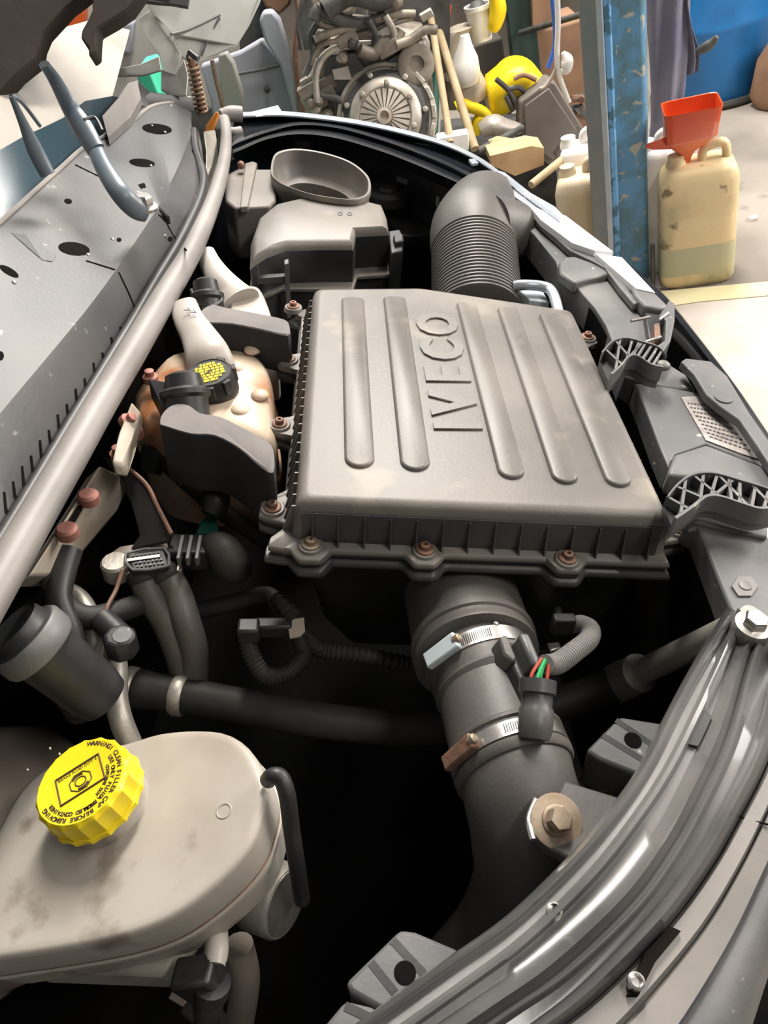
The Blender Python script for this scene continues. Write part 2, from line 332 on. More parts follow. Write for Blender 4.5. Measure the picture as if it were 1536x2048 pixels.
# far wing: dark glossy curved channel
T0 = [(470,226),(486,229),(560,227),(640,234),(730,247),(820,267),(900,291),(970,326),(1040,380),(1120,440)]
T1 = [(462,292),(480,282),(541,261),(600,248),(675,254),(756,276),(828,301),(900,331),(960,362),(1010,392)]
T2 = [(466,302),(482,296),(535,274),(600,264),(672,272),(752,295),(820,320),(890,350),(940,373),(990,402)]
T3 = [(470,318),(488,310),(540,290),(600,282),(668,290),(745,315),(808,338),(870,366),(918,388),(968,415)]
fw = [(sh(T0, 0, -4), -.05), (sh(T0, 0, -2), -.01), (T0, 0), (sh(T0, -2, 7), -.001), (sh(T0, -3, 12), -.012), (mix(T0, T1, .55), -.016), (sh(T1, 1, -7), -.012), (sh(T1, 0, -3), -.001), (sh(T1, 0, 2), -.001), (mix(T1, T2, .45), -.011), (sh(T2, 0, -4), -.008), (sh(T2, 0, -1), -.001), (sh(T2, 0, 4), -.002), (sh(T2, -1, 10), -.02), (T3, -.05)]
strips('far_wing_channel', fw, paint, van, drop=0, label='dark blue-black glossy far wing channel')
strips('far_wing_shine', [(sh(T0, 0, -5), -.004), (sh(T0, 0, -3), .003), (sh(T0, -1, 3), .004), (sh(T0, -1, 6), .001)], silver, van, label='light blue-grey shine painted along the far wing edge')  # highlight along the wing edge, painted as a silver strip
bl = B(); cc = [W(p[0], p[1], -.05) for p in [(400, 350)]+catmull(T3, 4)]
bl.rings([cc, [p-N*.10+V*.01 for p in cc], [p-N*.55 for p in cc]], (0, 0), False); part('far_inner_wing', bl, paint, van)
bl = B(); cc = [W(p[0], p[1]-4, -.05) for p in catmull(T0, 4)]
bl.rings([cc, [p-N*.5+V*.03 for p in cc]], (0, 0), False); part('far_wing_skin', bl, silver, van)
bl = B(); bl.prism(Wl([(692,292),(712,289),(742,297),(730,303)], -.045), -N*.006); part('wing_tab', bl, slam, van)
bl = B(); bl.prism(Wl([(793,352),(802,336),(848,342),(842,350),(815,360)], -.07), -N*.012); bl.lathe(W(812, 346, -.07), N, [(.012, 0), (.011, .012), (.004, .014)]); part('wing_fastener', bl, slam, van, bev=.001)
bl = B(); bl.tube(Wl([(735,345,-.09),(800,358,-.09),(925,386,-.09)]), .0035); part('wing_rod', bl, silver, van)
bl = B(); bl.prism(Wl([(872,378),(886,374),(892,392),(874,396)], -.075), -N*.02); part('wing_clip', bl, whitep, van, bev=.002)
bl = B(); bl.ball(W(920, 371, -.08), .013, N, el=.7); part('wing_grommet', bl, rust, van)
bl = B(); bl.lathe(W(776, 402, -.12), N, [(.05, 0), (.05, .02), (.042, .028), (.026, .028), (.024, .034), (.006, .036)], 24); part('strut_top', bl, blk, van)
bl = B(); bl.prism(Wl([(770,430),(840,420),(905,440),(880,470),(800,470)], -.15), -N*.03); part('inner_wing_step', bl, blk, van, bev=.004)

# front slam panel pieces
def plate(name, pts, h, t, m, bev=.002, parent=van, label=None, **k):
    bl = B(); bl.prism(Wl(pts, h), -N*t); return part(name, bl, m, parent, bev=bev, label=label, **k)
plate('slam_beam', [(1000,395),(1020,386),(1045,392),(1090,438),(1150,490),(1195,515),(1212,522),(1240,560),(1275,610),(1300,650),(1330,690),(1320,730),(1250,745),(1232,700),(1212,650),(1190,615),(1150,570),(1118,545),(1112,522),(1070,470),(1040,440)], -.022, .05, slam)
plate('slam_step', [(1118,524),(1130,513),(1150,512),(1178,522),(1205,524),(1222,548),(1180,556),(1150,566),(1120,545)], -.012, .02, slam, .004)
plate('slam_lip', [(1030,398),(1050,392),(1100,440),(1150,488),(1200,512),(1222,530),(1262,585),(1280,605),(1268,608),(1240,575),(1210,535),(1190,524),(1140,500),(1090,455)], -.008, .012, slam, .002)
plate('slam_mid', [(1246,748),(1330,722),(1372,748),(1392,780),(1340,776),(1272,764)], -.02, .04, slam, .004)
plate('slam_tray', [(1270,766),(1345,776),(1400,786),(1448,806),(1500,868),(1545,925),(1545,942),(1412,888),(1350,908),(1338,936),(1318,890),(1300,842),(1284,800)], -.018, .035, slam, .002)
plate('slam_fold', [(1350,908),(1412,888),(1560,945),(1560,1000),(1440,960),(1338,950),(1338,936)], -.010, .03, slam, .004)
plate('bonnet_catch_base', [(1370,1040),(1392,1036),(1560,1080),(1560,1245),(1500,1232),(1462,1222),(1440,1165),(1415,1100),(1398,1056)], -.022, .035, slam, .003)
bl = B(); bl.prism([W(1490+26*math.cos(a), 1172+22*math.sin(a), -.020) for a in [i*math.pi/3 for i in range(6)]], -N*.003); bl.lathe(W(1490, 1172, -.0205), N, [(.007, 0), (.006, .0015), (.003, .0012)], 16); part('hex_mark', bl, wingflat, van)
plate('bumper_flap', [(1362,722),(1372,716),(1422,722),(1455,752),(1500,826),(1560,912),(1560,960),(1515,892),(1478,838),(1440,812),(1412,788),(1388,748)], .004, .012, slam, .002, label='grey plastic flap over the grille')
bl = B(); bl.lathe(W(1447, 797, .004), N, [(.011, 0), (.011, .0015), (.007, .002)], 20); part('flap_stud', bl, slam, van)
strips('bumper_skin', [([(1215,520),(1290,590),(1340,640),(1400,720),(1450,790),(1500,870),(1560,960)], -.055), ([(1235,515),(1305,583),(1352,635),(1412,712),(1462,780),(1512,856),(1572,946)], -.028), ([(1250,520),(1320,582),(1364,634),(1424,710),(1474,776),(1524,850),(1584,938)], -.028), ([(1256,530),(1326,586),(1372,640),(1432,716),(1482,782),(1532,856),(1592,946)], -.05)], paint, van, drop=.7, label='glossy black curved bumper skin')
bl = B(); bl.tube(Wl([(1320,640,-.075),(1362,676,-.06),(1400,718,-.055),(1440,770,-.055),(1490,850,-.06),(1550,940,-.06)]), .010); part('grille_bar', bl, slam, van)
bl = B(); cc = Wl([(1000,400),(1040,450),(1080,490),(1118,530),(1150,575),(1190,630),(1230,700),(1250,750),(1284,805),(1318,890),(1340,950),(1385,1040),(1412,1100),(1440,1165),(1465,1225)], -.03)
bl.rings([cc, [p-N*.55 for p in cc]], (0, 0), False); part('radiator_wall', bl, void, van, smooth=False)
# trim outside the slam panel; white strips have reflected light put into their colour
plate('white_reflection_strip', [(1061,414),(1132,431),(1227,503),(1190,501),(1144,485),(1082,439)], .002, .012, glare, .001, label='glossy front strip with its bright reflection painted white, longer rear piece')
plate('white_reflection_strip', [(1192,507),(1244,514),(1311,585),(1273,577)], .000, .012, glare, .001, label='glossy front strip with its bright reflection painted white, front piece')
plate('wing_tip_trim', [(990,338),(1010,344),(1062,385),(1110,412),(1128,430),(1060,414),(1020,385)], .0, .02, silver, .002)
plate('headlamp_shoulder', [(1262,572),(1312,586),(1338,612),(1320,618),(1290,612),(1270,590)], -.002, .02, slam, .004)
# catch mechanism between slam panel and bumper
lt = thing('bonnet_latch', W(1310, 650, -.06), 'black and rusty bonnet latch bracket standing between slam panel and bumper', 'latch')
bl = B(); bl.prism(Wl([(1318,632),(1338,600),(1350,606),(1350,640),(1342,680),(1326,705),(1300,700),(1330,680),(1332,640)], .012), -N*.04); part('bracket_plate', bl, slam, lt, bev=.002)
bl = B(); bl.prism(Wl([(1290,625),(1322,618),(1330,650),(1322,690),(1300,690)], -.01), -N*.05); part('spring_housing', bl, blk, lt, bev=.002)
bl = B(); bl.prism(Wl([(1308,648),(1320,644),(1322,672),(1310,678)], .006), -N*.02); part('catch_tongue', bl, rust, lt, bev=.001, label='rusty catch tongue')
for p in (((1262,642),(1300,634)), ((1290,684),(1322,674)), ((1318,640),(1336,626))):
    bl = B(); bl.tube([W(*p[0], .012), W(*p[1], .014)], .0022); part('pin', bl, steel, lt)
# sticker on the tray, printed rows are raised ink bars (illegible in the photo)
stk = plate('warning_sticker', [(1362,794),(1402,792),(1446,814),(1500,878),(1532,922),(1486,908),(1412,880),(1384,832)], -.0165, .001, stick, 0, label='scuffed grey sticker with rows of worn print')
for i in range(9):
    t = i/8; a = W(1374+t*44, 806+t*66, -.016); c = W(1432+t*72, 812+t*90, -.016); n_ = (c-a).normalized(); s_ = n_.cross(N)
    q = a
    for j in range(9):
        L_ = (c-a).length/9; w_ = L_*rnd.uniform(.5, .85)
        if j == 0: bl = B()
        bl.box(a+n_*(L_*j+L_/2), n_*w_/2, s_*.0010, N*.0003)
    o = part('print_line', bl, slam, stk, smooth=False)

# big wing bolt
b1 = thing('wing_bolt', W(1506, 1252, -.022), 'large silver hex bolt with washer at the front end of the near wing', 'bolt')
bl = B(); bl.lathe(W(1506, 1252, .002), N, [(.017, -.020), (.017, 0), (.0165, .0025), (.012, .0035)], 28); part('washer', bl, zinc, b1)
bl = B(); bl.lathe(W(1506, 1252, .002), N, [(.011, .003), (.011, .010), (.0095, .012)], 6); part('hex_head', bl, steel, b1)
# clips on top of the wing near the white strips
for p in ((1018,383,'far end of the slam panel, rusty'),):
    c1 = thing('panel_clip', W(1022, 400, -.02), 'small rusty screw clip at the far end of the slam panel', 'clip')
    bl = B(); bl.lathe(W(1022, 400, -.02), N, [(.016, 0), (.016, .003), (.010, .004)], 20); part('clip_disc', bl, rust, c1)
    bl = B(); bl.lathe(W(1022, 400, -.016), N, [(.007, 0), (.007, .007), (.005, .008)], 6); part('clip_head', bl, bolt, c1)
# small clips on the far trim
for p in ((1000,349),(982,366),(946,322),(1053,388)):
    o = plate('edge_clip', [(p[0]-9,p[1]-4),(p[0]+4,p[1]-5),(p[0]+11,p[1]+3),(p[0]-1,p[1]+5)], .004, .006, silver, .001)

# ribbed bonnet-rest arms
def lattice_arm(loc, label, top, bot, hb, ribs, tipn):
    """top/bot: pixel polylines of the upper and lower rim of the open lattice, left to right"""
    t = thing('slam_arm', W(*loc, hb), label, 'plastic arm', 'lattice arms hooked over the slam panel')
    TT = catmull([(*p,) for p in top], 5); BB = catmull([(*p,) for p in bot], 5)
    A = [W(p[0], p[1], hb+.012) for p in TT]; C = [W(p[0], p[1], hb+.012) for p in BB]
    bl = B(); bl.rings([[a-N*.012, a-N*.022, c-N*.022, c-N*.012] for a, c in zip(A, C)]); part('web', bl, blk, t)
    for nm, L_ in (('rim', A), ('rim', C)):
        bl = B(); bl.rings([[p+N*.002+U*.0, p+N*.002-V*.0035, p-N*.02-V*.0035, p-N*.02] for p in L_]); part(nm, bl, slam, t, bev=.0006)
    bl = B(); bl.rings([[p, p-N*.032, p-N*.032+V*.002, p+V*.002] for p in C]); part('skirt', bl, slam, t)
    n = len(A)
    for i, j in ribs:
        a = A[min(i, n-1)]; c = C[min(j, n-1)]; s_ = (c-a).normalized().cross(N)*.0016
        bl = B(); bl.prism([a-s_, a+s_, c+s_, c-s_], -N*.014); part('rib', bl, slam, t, smooth=False)
    tip = (A[-1]+C[-1])/2
    bl = B(); bl.ball(tip-N*.006, (A[-1]-C[-1]).length*.30+.001, N, sq=.6); part('tip', bl, slam, t)
    return t
lattice_arm((1270,720), 'shorter black lattice plastic arm between air box and bonnet latch', [(1203,705),(1225,682),(1252,676),(1285,684),(1315,694),(1332,712)], [(1222,748),(1240,732),(1258,712),(1275,712),(1300,728),(1325,734)], .012,
            [(2,6),(8,3),(6,10),(12,9),(14,13),(16,15),(18,17),(20,19),(22,21),(15,11)], 0)
lattice_arm((1420,990), 'longer black lattice plastic arm hooked over the slam panel near the air box corner', [(1334,992),(1356,966),(1385,948),(1425,945),(1480,960),(1530,975),(1560,990)], [(1350,1036),(1385,1012),(1412,992),(1440,992),(1480,1005),(1520,1016),(1560,1010)], .012,
            [(0,4),(8,2),(4,9),(13,8),(10,15),(16,12),(18,18),(20,20),(16,22),(23,23),(26,26),(22,28),(28,29),(19,13)], 0)
plate('arm_shelf', [(1358,1030),(1400,1006),(1440,1004),(1500,1024),(1536,1020),(1536,1075),(1400,1045)], -.016, .02, slam, .003)

# ------------------------------------------------------------------ air filter box
ab = thing('air_filter_box', Q(0, .24, -.30), 'big dusty black air filter box with ribbed bolted lid in the middle', 'air filter box')
def rr(pts, r, n=4):                        # rounded polygon in (u, v)
    out = []; m = len(pts)
    for i, p in enumerate(pts):
        rad = p[2] if len(p) > 2 else r
        a = Ve(pts[i-1][:2]); c = Ve(pts[(i+1) % m][:2]); q = Ve(p[:2])
        d1 = (a-q).normalized(); d2 = (c-q).normalized()
        s, e = q+d1*rad, q+d2*rad
        for j in range(n+1):
            t = j/n; out.append(s*(1-t)**2+q*2*t*(1-t)+e*t*t)
    return out
TOP = [(-.186, .014), (.196, -.010), (.196, .43), (-.021, .492), (-.176, .482)]
def off(poly, d):
    m = len(poly); out = []
    for i in range(m):
        a, q, c = Ve(poly[i-1][:2]), Ve(poly[i][:2]), Ve(poly[(i+1) % m][:2])
        e1 = (q-a).normalized(); e2 = (c-q).normalized(); n1 = Ve((e1.y, -e1.x)); n2 = Ve((e2.y, -e2.x))
        k = (n1+n2); k = k/max(k.dot(n1), .3); out.append(tuple(q+k*d))
    return out
def ring(poly, h, r): return [Q(p.x, p.y, h) for p in rr(poly, r)]
FL = off([(-.196, .004), (.206, -.020), (.206, .44), (-.021, .502), (-.186, .492)], .0)
bl = B()
bl.rings([ring(off(TOP, .011), -.052, .012), ring(off(TOP, .0055), -.013, .010), ring(off(TOP, .003), -.006, .009), ring(off(TOP, -.001), -.0015, .009), ring(off(TOP, -.006), 0, .009), ring(off(TOP, -.008), .0002, .009)], (0, 1))
lid = part('lid', bl, lidm, ab, ang=60)
# dark vertical skirt sheets sit as part of lid; its fins
def edge_pts(poly, i): return Ve(poly[i][:2]), Ve(poly[(i+1) % len(poly)][:2])
for ei, cnt in ((0, 14), (4, 26), (1, 14)):
    for k in range(cnt):
        p, q = edge_pts(off(TOP, .0065), ei); a = p+(q-p)*((k+.7)/(cnt+.4)); nn = (q-p).normalized(); no = Ve((nn.y, -nn.x))
        f = lambda d, h, s: Q((a+no*d+nn*s).x, (a+no*d+nn*s).y, h)
        bl = B(); bl.rings([[f(-.003, -.016, -.001), f(-.003, -.016, .001), f(-.003, -.052, .001), f(-.003, -.052, -.001)], [f(.0035, -.016, -.0008), f(.0035, -.016, .0008), f(.0150, -.052, .0008), f(.0150, -.052, -.0008)]])
        part('fin', bl, skirt if ei == 0 else lidm, lid, smooth=False)
# skirt facing panels (cleaner plastic, dusty only on top)
for ei in (0,):
    p, q = edge_pts(off(TOP, .0078), ei); nn = (q-p).normalized(); no = Ve((nn.y, -nn.x)); p += nn*.010; q -= nn*.010
    p2 = p+no*.0045; q2 = q+no*.0045
    bl = B(); bl.rings([[Q(p.x, p.y, -.0135), Q(q.x, q.y, -.0135), Q(q2.x, q2.y, -.050), Q(p2.x, p2.y, -.050)], [Q(p.x, p.y+.003, -.0135), Q(q.x, q.y+.003, -.0135), Q(q2.x, q2.y+.003, -.050), Q(p2.x, p2.y+.003, -.050)]])
    part('skirt', bl, skirt, lid, smooth=False)
# flange with bolt ears
ears = [(-.213, .515, 3), (-.214, .362, 3), (-.219, .208, 3), (-.219, .052, 3), (-.176, -.006, 0), (-.055, -.014, 0), (.096, -.028, 0), (.232, .018, 1), (.233, .435, 1)]
def flange(name, h0, h1, grow, m, parent):
    base = off([(-.206, -.010), (.207, -.035), (.209, .44), (-.021, .504), (-.200, .496)], grow)
    dense = []
    for i in range(5):
        a, c = Ve(base[i]), Ve(base[(i+1) % 5]); L_ = (c-a).length; nn = (c-a).normalized(); no = Ve((nn.y, -nn.x)); k = max(int(L_/.004), 2)
        for j in range(k):
            p = a+nn*(L_*j/k); w_ = 0
            for (eu, ev, es) in ears:
                t = (Ve((eu, ev))-a).dot(nn); dd = abs(L_*j/k-t); out_ = (Ve((eu, ev))-a).dot(no)
                if -.02 < t < L_+.02 and abs(out_) < .05:
                    R_ = .021+grow*.6; reach = max(out_, 0)+.015+grow*.3
                    if dd < R_: s = 1-(dd/R_)**2; w_ = max(w_, reach*min(1, s*1.35))
            dense.append(p+no*w_)
    bl = B(); rs = []
    for d, h in ((-.0, h0), (.0, h0+.0), (0, h1)): rs.append([Q(p.x, p.y, h) for p in dense])
    n2 = len(dense); c = Ve((0, .24))
    ins = [p+(c-p).normalized()*.0025 for p in dense]
    bl.rings([[Q(p.x, p.y, h1) for p in ins], [Q(p.x, p.y, h1+.0025) for p in dense], [Q(p.x, p.y, h0-.0025) for p in dense], [Q(p.x, p.y, h0) for p in ins]], (0, 0))
    bl.rings([[Q(p.x, p.y, h0) for p in ins], [Q(*(p+(c-p)*.14), h0) for p in dense]], (0, 0))
    return part(name, bl, m, parent, ang=50)
flange('lid_flange', -.050, -.059, 0, lidm, lid)
flange('housing_flange', -.064, -.074, .0035, skirt, ab)
flange('seal_groove', -.057, -.066, -.002, blk, ab)
for k, (eu, ev, es) in enumerate(ears):
    bl = B(); bl.lathe(Q(eu, ev, -.054), N, [(.0145, 0), (.0135, .006), (.0125, .007)], 24); part('boss', bl, lidm, lid)
    screw('bolt', Q(eu, ev, -.0475), N, .0098, rust if k in (5, 6, 7) else bolt if k in (4,) else rust, ab)
# raised ribs on the lid
for (u0, u1, v0, v1) in ((-.139, -.107, .063, .455), (-.078, -.046, .058, .46), (.028, .057, .045, .447), (.086, .115, .037, .434), (.144, .173, .032, .418)):
    uc, r = (u0+u1)/2, (u1-u0)/2
    def cap_(rad, h, lift=0):
        o = []
        for i in range(13): a = math.pi+math.pi*i/12; o.append(Q(uc+rad*math.cos(a), v0+r+rad*math.sin(a), h))
        for i in range(7): a = math.pi*i/6; o.append(Q(uc+rad*math.cos(a), v1-.01+.25*rad*math.sin(a), h))
        return o
    bl = B(); bl.rings([cap_(r+.001, -.001), cap_(r, .0022), cap_(r-.0012, .0038), cap_(r-.003, .0044)], (0, 1)); part('raised_rib', bl, lidm, lid, ang=60)
for ch, vc in (('I', .140), ('V', .187), ('E', .250), ('C', .311), ('O', .379)):
    text('embossed_letter', ch, .076, lidm, lid, Q(-.0035, vc, .0002), V, -U, .0028, off=.0028)
# worn dusty stripe zone + lower housing
HB = [(-.186, .012), (.196, -.012), (.196, .43), (-.021, .492), (-.176, .482)]
bl = B(); bl.rings([ring(off(HB, -.05), -.30, .02), ring(off(HB, -.02), -.22, .02), ring(off(HB, .0), -.09, .015), ring(off(HB, .003), -.07, .01)]); part('lower_housing', bl, blk, ab, ang=50)

# ------------------------------------------------------------------ intake duct chain, air box to the corner
dct = thing('outlet_elbow', W(940, 1200, -.16), 'dusty black round outlet elbow leaving the air box front between two bolts', 'duct')
a0 = W(912, 1160, -.150); a1 = W(936, 1248, -.142); a2 = W(952, 1315, -.135); ax = (a2-a0).normalized()
bl = B(); bl.tube([a0+V*.09-N*.02, a0+V*.01, a1, a1+ax*.030], [.056, .064, .066, .0655], 40, 8); part('dome', bl, tubem, dct)
bl = B(); bl.lathe(a1+ax*.028, ax, [(.0655, 0), (.069, .002), (.069, .010), (.0665, .012), (.0665, .020), (.0675, .0215), (.0675, .026), (.060, .028)], 48); part('collar', bl, tubem, dct)
bl = B(); bl.ball(a1+ax*.052+N*.056+U*.012, .004, N); part('locating_pip', bl, zinc, dct)
def band(name, c, ax, r, wd, label, box_ang, m, mb, slots=1, cat='hose clip', off_=.22):
    t = thing(name, c, label, cat); ax = Ve(ax).normalized()
    bl = B(); bl.lathe(c-ax*wd/2, ax, [(r, 0), (r+.0012, 0), (r+.0012, wd), (r, wd)], 64, cap=(0, 0)); part('band', bl, m, t)
    a = (N-ax*N.dot(ax)).normalized(); bq = ax.cross(a)
    dirn = lambda th: a*math.cos(th)+bq*math.sin(th)
    for k in range(18):
        th = box_ang+(off_+k*.036)*slots; d = dirn(th); tn = ax.cross(d)
        bl = B(); bl.box(c+d*(r+.0013), ax*wd*.3+tn*.0004, tn*.0005, d*.0004); part('worm_slot', bl, blk, t, smooth=False)
    d = dirn(box_ang); tn = ax.cross(d)
    bl = B(); bl.box(c+d*(r+.0045)-tn*.004*slots, tn*.021, ax*wd*.54, d*.0045); part('screw_housing', bl, mb, t, bev=.002)
    bl = B(); bl.lathe(c+d*(r+.006)+tn*.014*slots, tn*slots, [(.0048, 0), (.0048, .006), (.003, .0075)], 10); part('screw_head', bl, bolt, t)
    return t
ax1 = (W(1006, 1440, -.135)-W(954, 1312, -.135)).normalized()
c1 = W(962, 1334, -.135)
band('upper_hose_clip', c1, ax1, .0575, .017, 'wide steel hose clip with pale blue screw housing just below the outlet elbow', .80, steel, paleblue, -1)
hs = thing('intake_hose', W(1000, 1400, -.15), 'dusty black rubber intake hose with sensor between the two steel hose clips', 'hose')
c2 = W(1020, 1516, -.13)
bl = B(); bl.tube([a1+ax*.05, c1, c1+ax1*.03], [.056, .0573, .057], 40); part('upper_cuff', bl, tubem, hs)
bl = B(); bl.lathe(c1+ax1*.024, ax1, [(.057, 0), (.0585, .004), (.0565, .008), (.0555, .010)], 40); part('cuff_rim', bl, tubem, hs)
bl = B(); bl.tube([c1+ax1*.03, (c1+c2)/2, c2-ax1*.012], [.0545, .0538, .0542], 40); part('sensor_body', bl, tubem, hs)
bl = B(); bl.lathe(c2-ax1*.018, ax1, [(.055, 0), (.0590, .003), (.0590, .006), (.0568, .008), (.0568, .026), (.0585, .028), (.0580, .034), (.0555, .037)], 48); part('lower_cuff', bl, tubem, hs)
band('lower_hose_clip', c2, ax1, .0572, .014, 'narrower partly rusted steel hose clip around the lower cuff of the intake hose', 1.0, steel, rust, -1, off_=.75)
# sensor
sn = thing('air_flow_sensor', W(1040, 1400, -.08), 'black air flow sensor with plug sticking up from the right of the intake hose', 'sensor')
mc = (c1+c2)/2; da = (N-ax1*N.dot(ax1)).normalized(); db = ax1.cross(da)
if db.x < 0: db = -db
def S(th, al, r): return mc+(da*math.cos(th)+db*math.sin(th))*r+ax1*al
bl = B(); q = [S(.12, -.034, .056), S(.62, -.034, .056), S(.62, .036, .056), S(.12, .036, .056)]; dn = (S(.37, 0, 1)-mc).normalized()
bl.prism([p+dn*.012 for p in q], -dn*.02); part('base_plate', bl, blk, sn, bev=.004)
bl = B(); bl.prism([S(.10, -.036, .072), S(.22, -.038, .072), S(.22, -.010, .072), S(.16, -.006, .070), S(.08, -.018, .068)], -dn*.02); part('bracket_lug', bl, tubem, sn, bev=.002)
bl = B(); bl.prism([S(.28, -.030, .086), S(.42, -.030, .086), S(.42, .010, .084), S(.28, .010, .084)], -dn*.03); part('sensor_tower', bl, skirt, sn, bev=.004)
pd = W(1076, 1360, -.045); pdir = (-ax1+N*.55+U*.35).normalized()
bl = B(); bl.lathe(pd-pdir*.040, pdir, [(.013, -.012), (.0155, -.004), (.0155, .014), (.014, .016), (.014, .026), (.0168, .028), (.0168, .040), (.0125, .040), (.012, .028)], 24); part('plug', bl, skirt, sn)
wp = thing('sensor_wiring_loom', W(1150, 1290, -.10), 'grey corrugated wiring loom arching from the air flow sensor plug towards the air box', 'cable')
kk = proj(pd)
bl = B(); lp = [pd+pdir*.014+U*.006, W(1116,1326,-.050), W(1150,1302,-.065), W(1178,1278,-.08), W(1180,1258,-.09), W(1160,1248,-.10), W(1138,1252,-.115)]
bl.tube(lp, [.0085, .0095, .0095, .0095, .0092, .009, .008], 14, 8, rib=.09, ribn=9); part('corrugated_sleeve', bl, loom, wp)
for i, m_ in enumerate((rwire, gwire, gwire, rwire)):
    o_ = db*(.003*(i-1.5))+ax1*.002*(i % 2)
    bl = B(); bl.tube([pd-pdir*.012+o_*1.3, pd+pdir*.004+o_*1.6+N*.002, lp[0]+pdir*.006+o_*.8], .0017, 8); part('wire', bl, m_, wp, label='green wire' if m_ is gwire else 'red wire')
bl = B(); bl.box(W(1125, 1248, -.10), U*.012, V*.006, N*.012); bl.box(W(1118, 1236, -.10), U*.004, V*.012, N*.006); part('loom_clip', bl, blk, wp, bev=.002)
bl = B(); bl.prism(Wl([(1092,1285),(1118,1282),(1124,1296),(1100,1302)], -.20), -N*.01); solo('drain_tab', bl, zinc, 'small pale metal tab in the dark under the sensor loom', 'bracket', bev=.002)

# lower elbow
el = thing('lower_intake_elbow', W(1050, 1650, -.30), 'large dusty black intake elbow dropping into the dark beside the wing flange', 'duct')
bl = B(); bl.tube([c2+ax1*.012, W(1042,1590,-.135), W(1064,1670,-.165), W(1072,1770,-.24), W(1030,1880,-.34), W(960,1960,-.46), W(900,2000,-.58)], [.054, .0535, .057, .062, .066, .068, .068], 40, 7); part('elbow_pipe', bl, tubem, el)
bl = B(); bl.prism(Wl([(1092,1570),(1130,1560),(1260,1600),(1210,1680),(1150,1725),(1085,1690),(1062,1640),(1070,1600)], -.092), -N*.014); part('flange_plate', bl, tubem, el, bev=.003)
bl = B(); bl.prism(Wl([(1040,1715),(1082,1700),(1130,1740),(1060,1732)], -.13), -N*.01); part('bracket_tab', bl, tubem, el, bev=.002)
bw = thing('duct_bolt', W(1112, 1640, -.09), 'bronze coloured bolt with big round washer on the lower intake elbow flange', 'bolt')
bc = W(1112, 1642, -.088); n2 = (N-V*.35+U*.1).normalized()
bl = B(); bl.lathe(bc, n2, [(.0225, 0), (.0225, .0018), (.020, .0024)], 32); part('washer', bl, bolt, bw)
bl = B(); bl.lathe(bc, n2, [(.013, .002), (.013, .004), (.011, .005), (.0108, .005)], 24); part('collar', bl, bolt, bw)
bl = B(); bl.lathe(bc, n2, [(.0105, .004), (.0105, .0125), (.009, .0145)], 6); part('hex_head', bl, bolt, bw)
bl = B(); bl.tube(Wl([(1072,1600),(1058,1640),(1066,1680)], -.088), .003); part('rim_edge', bl, steel, bw)

# dark ribbed brackets on the inner wing
def wedge(name, pts, h, drop, holes, grooves, label):
    t = thing(name, W(sum(p[0] for p in pts)/len(pts), sum(p[1] for p in pts)/len(pts), h-drop), label, 'bracket', 'grey plastic brackets inside the near wing')
    bl = B(); bl.prism(Wl(pts, h), -N*drop+U*.005); part('bracket_body', bl, slam, t, bev=.004)
    for p in holes: bl = B(); bl.lathe(W(*p, h+.0008), N, [(.0085, -.002), (.0085, 0)], 20); part('hole', bl, void, t)
    for a, c in grooves:
        pa, pb = W(*a, h+.0004), W(*c, h+.0004); s_ = (pb-pa).normalized().cross(N)*.0032
        bl = B(); bl.prism([pa-s_, pa+s_, pb+s_, pb-s_], -N*.004); part('groove', bl, blk, t, smooth=False)
wedge('wing_bracket', [(1172,1500),(1240,1432),(1320,1445),(1400,1480),(1300,1560),(1200,1520)], -.13, .06, [(1266,1480)], [((1232,1440),(1300,1486)), ((1205,1470),(1290,1522))], 'grey ribbed bracket right of the intake hose under the wing')
wedge('wing_bracket', [(690,1965),(800,1858),(830,1862),(920,1900),(860,2010),(760,2020),(700,1985)], -.13, .05, [(810,1945)], [((785,1880),(850,1950)), ((742,1925),(790,1985))], 'grey ribbed bracket at the bottom of the photo beside the wing')
wedge('wing_bracket', [(640,2060),(690,2000),(740,2012),(780,2030),(760,2110),(640,2110)], -.12, .05, [], [((690,2012),(750,2040))], 'brown-grey bracket corner at the very bottom edge')

# ------------------------------------------------------------------ corrugated duct at the back
cg = thing('corrugated_duct', W(950, 560, -.20), 'fat ribbed grey air duct with smooth hood standing behind the air box', 'duct')
p0 = W(955, 640, -.10); p1 = W(948, 500, -.055); axc = (p1-p0).normalized(); L_ = (p1-p0).length
prof = []; nr = 22
for i in range(nr):
    h0 = L_*i/nr
    prof += [(.0745, h0), (.0775, h0+L_/nr*.25), (.0775, h0+L_/nr*.6), (.0745, h0+L_/nr*.85)]
bl = B(); bl.lathe(p0, axc, prof, 44); part('ribbed_sleeve', bl, tubem, cg)
bl = B(); bl.tube([p1-axc*.004, p1+axc*.035, W(958,470,-.045)+V*.04, W(985,462,-.07)+V*.10, W(1000,480,-.13)+V*.12, W(1005,500,-.25)+V*.13], [.078, .080, .080, .076, .072, .07], 44, 8); part('hood', bl, tubem, cg)
bl = B(); bl.tube([W(975,470,-.03)+V*.02, W(1035,478,-.05)+V*.03, W(1050,500,-.11)+V*.03], [.062, .052, .04], 30, 8); part('side_outlet', bl, tubem, cg)
lp = thing('pale_pipe_loop', W(1080, 590, -.06), 'pale grey bent pipe loop between ribbed duct and slam panel', 'pipe')
bl = B(); bl.tube(Wl([(1030,572,-.04),(1048,570,-.035),(1085,573,-.035),(1104,584,-.035),(1116,622,-.04),(1120,650,-.05)]), .0085, 12, 8); part('pipe', bl, silver, lp)
bl = B(); bl.prism(Wl([(1040,580),(1085,580),(1100,605),(1060,600)], -.05), -N*.03); part('bracket', bl, paleblue, lp, bev=.002)

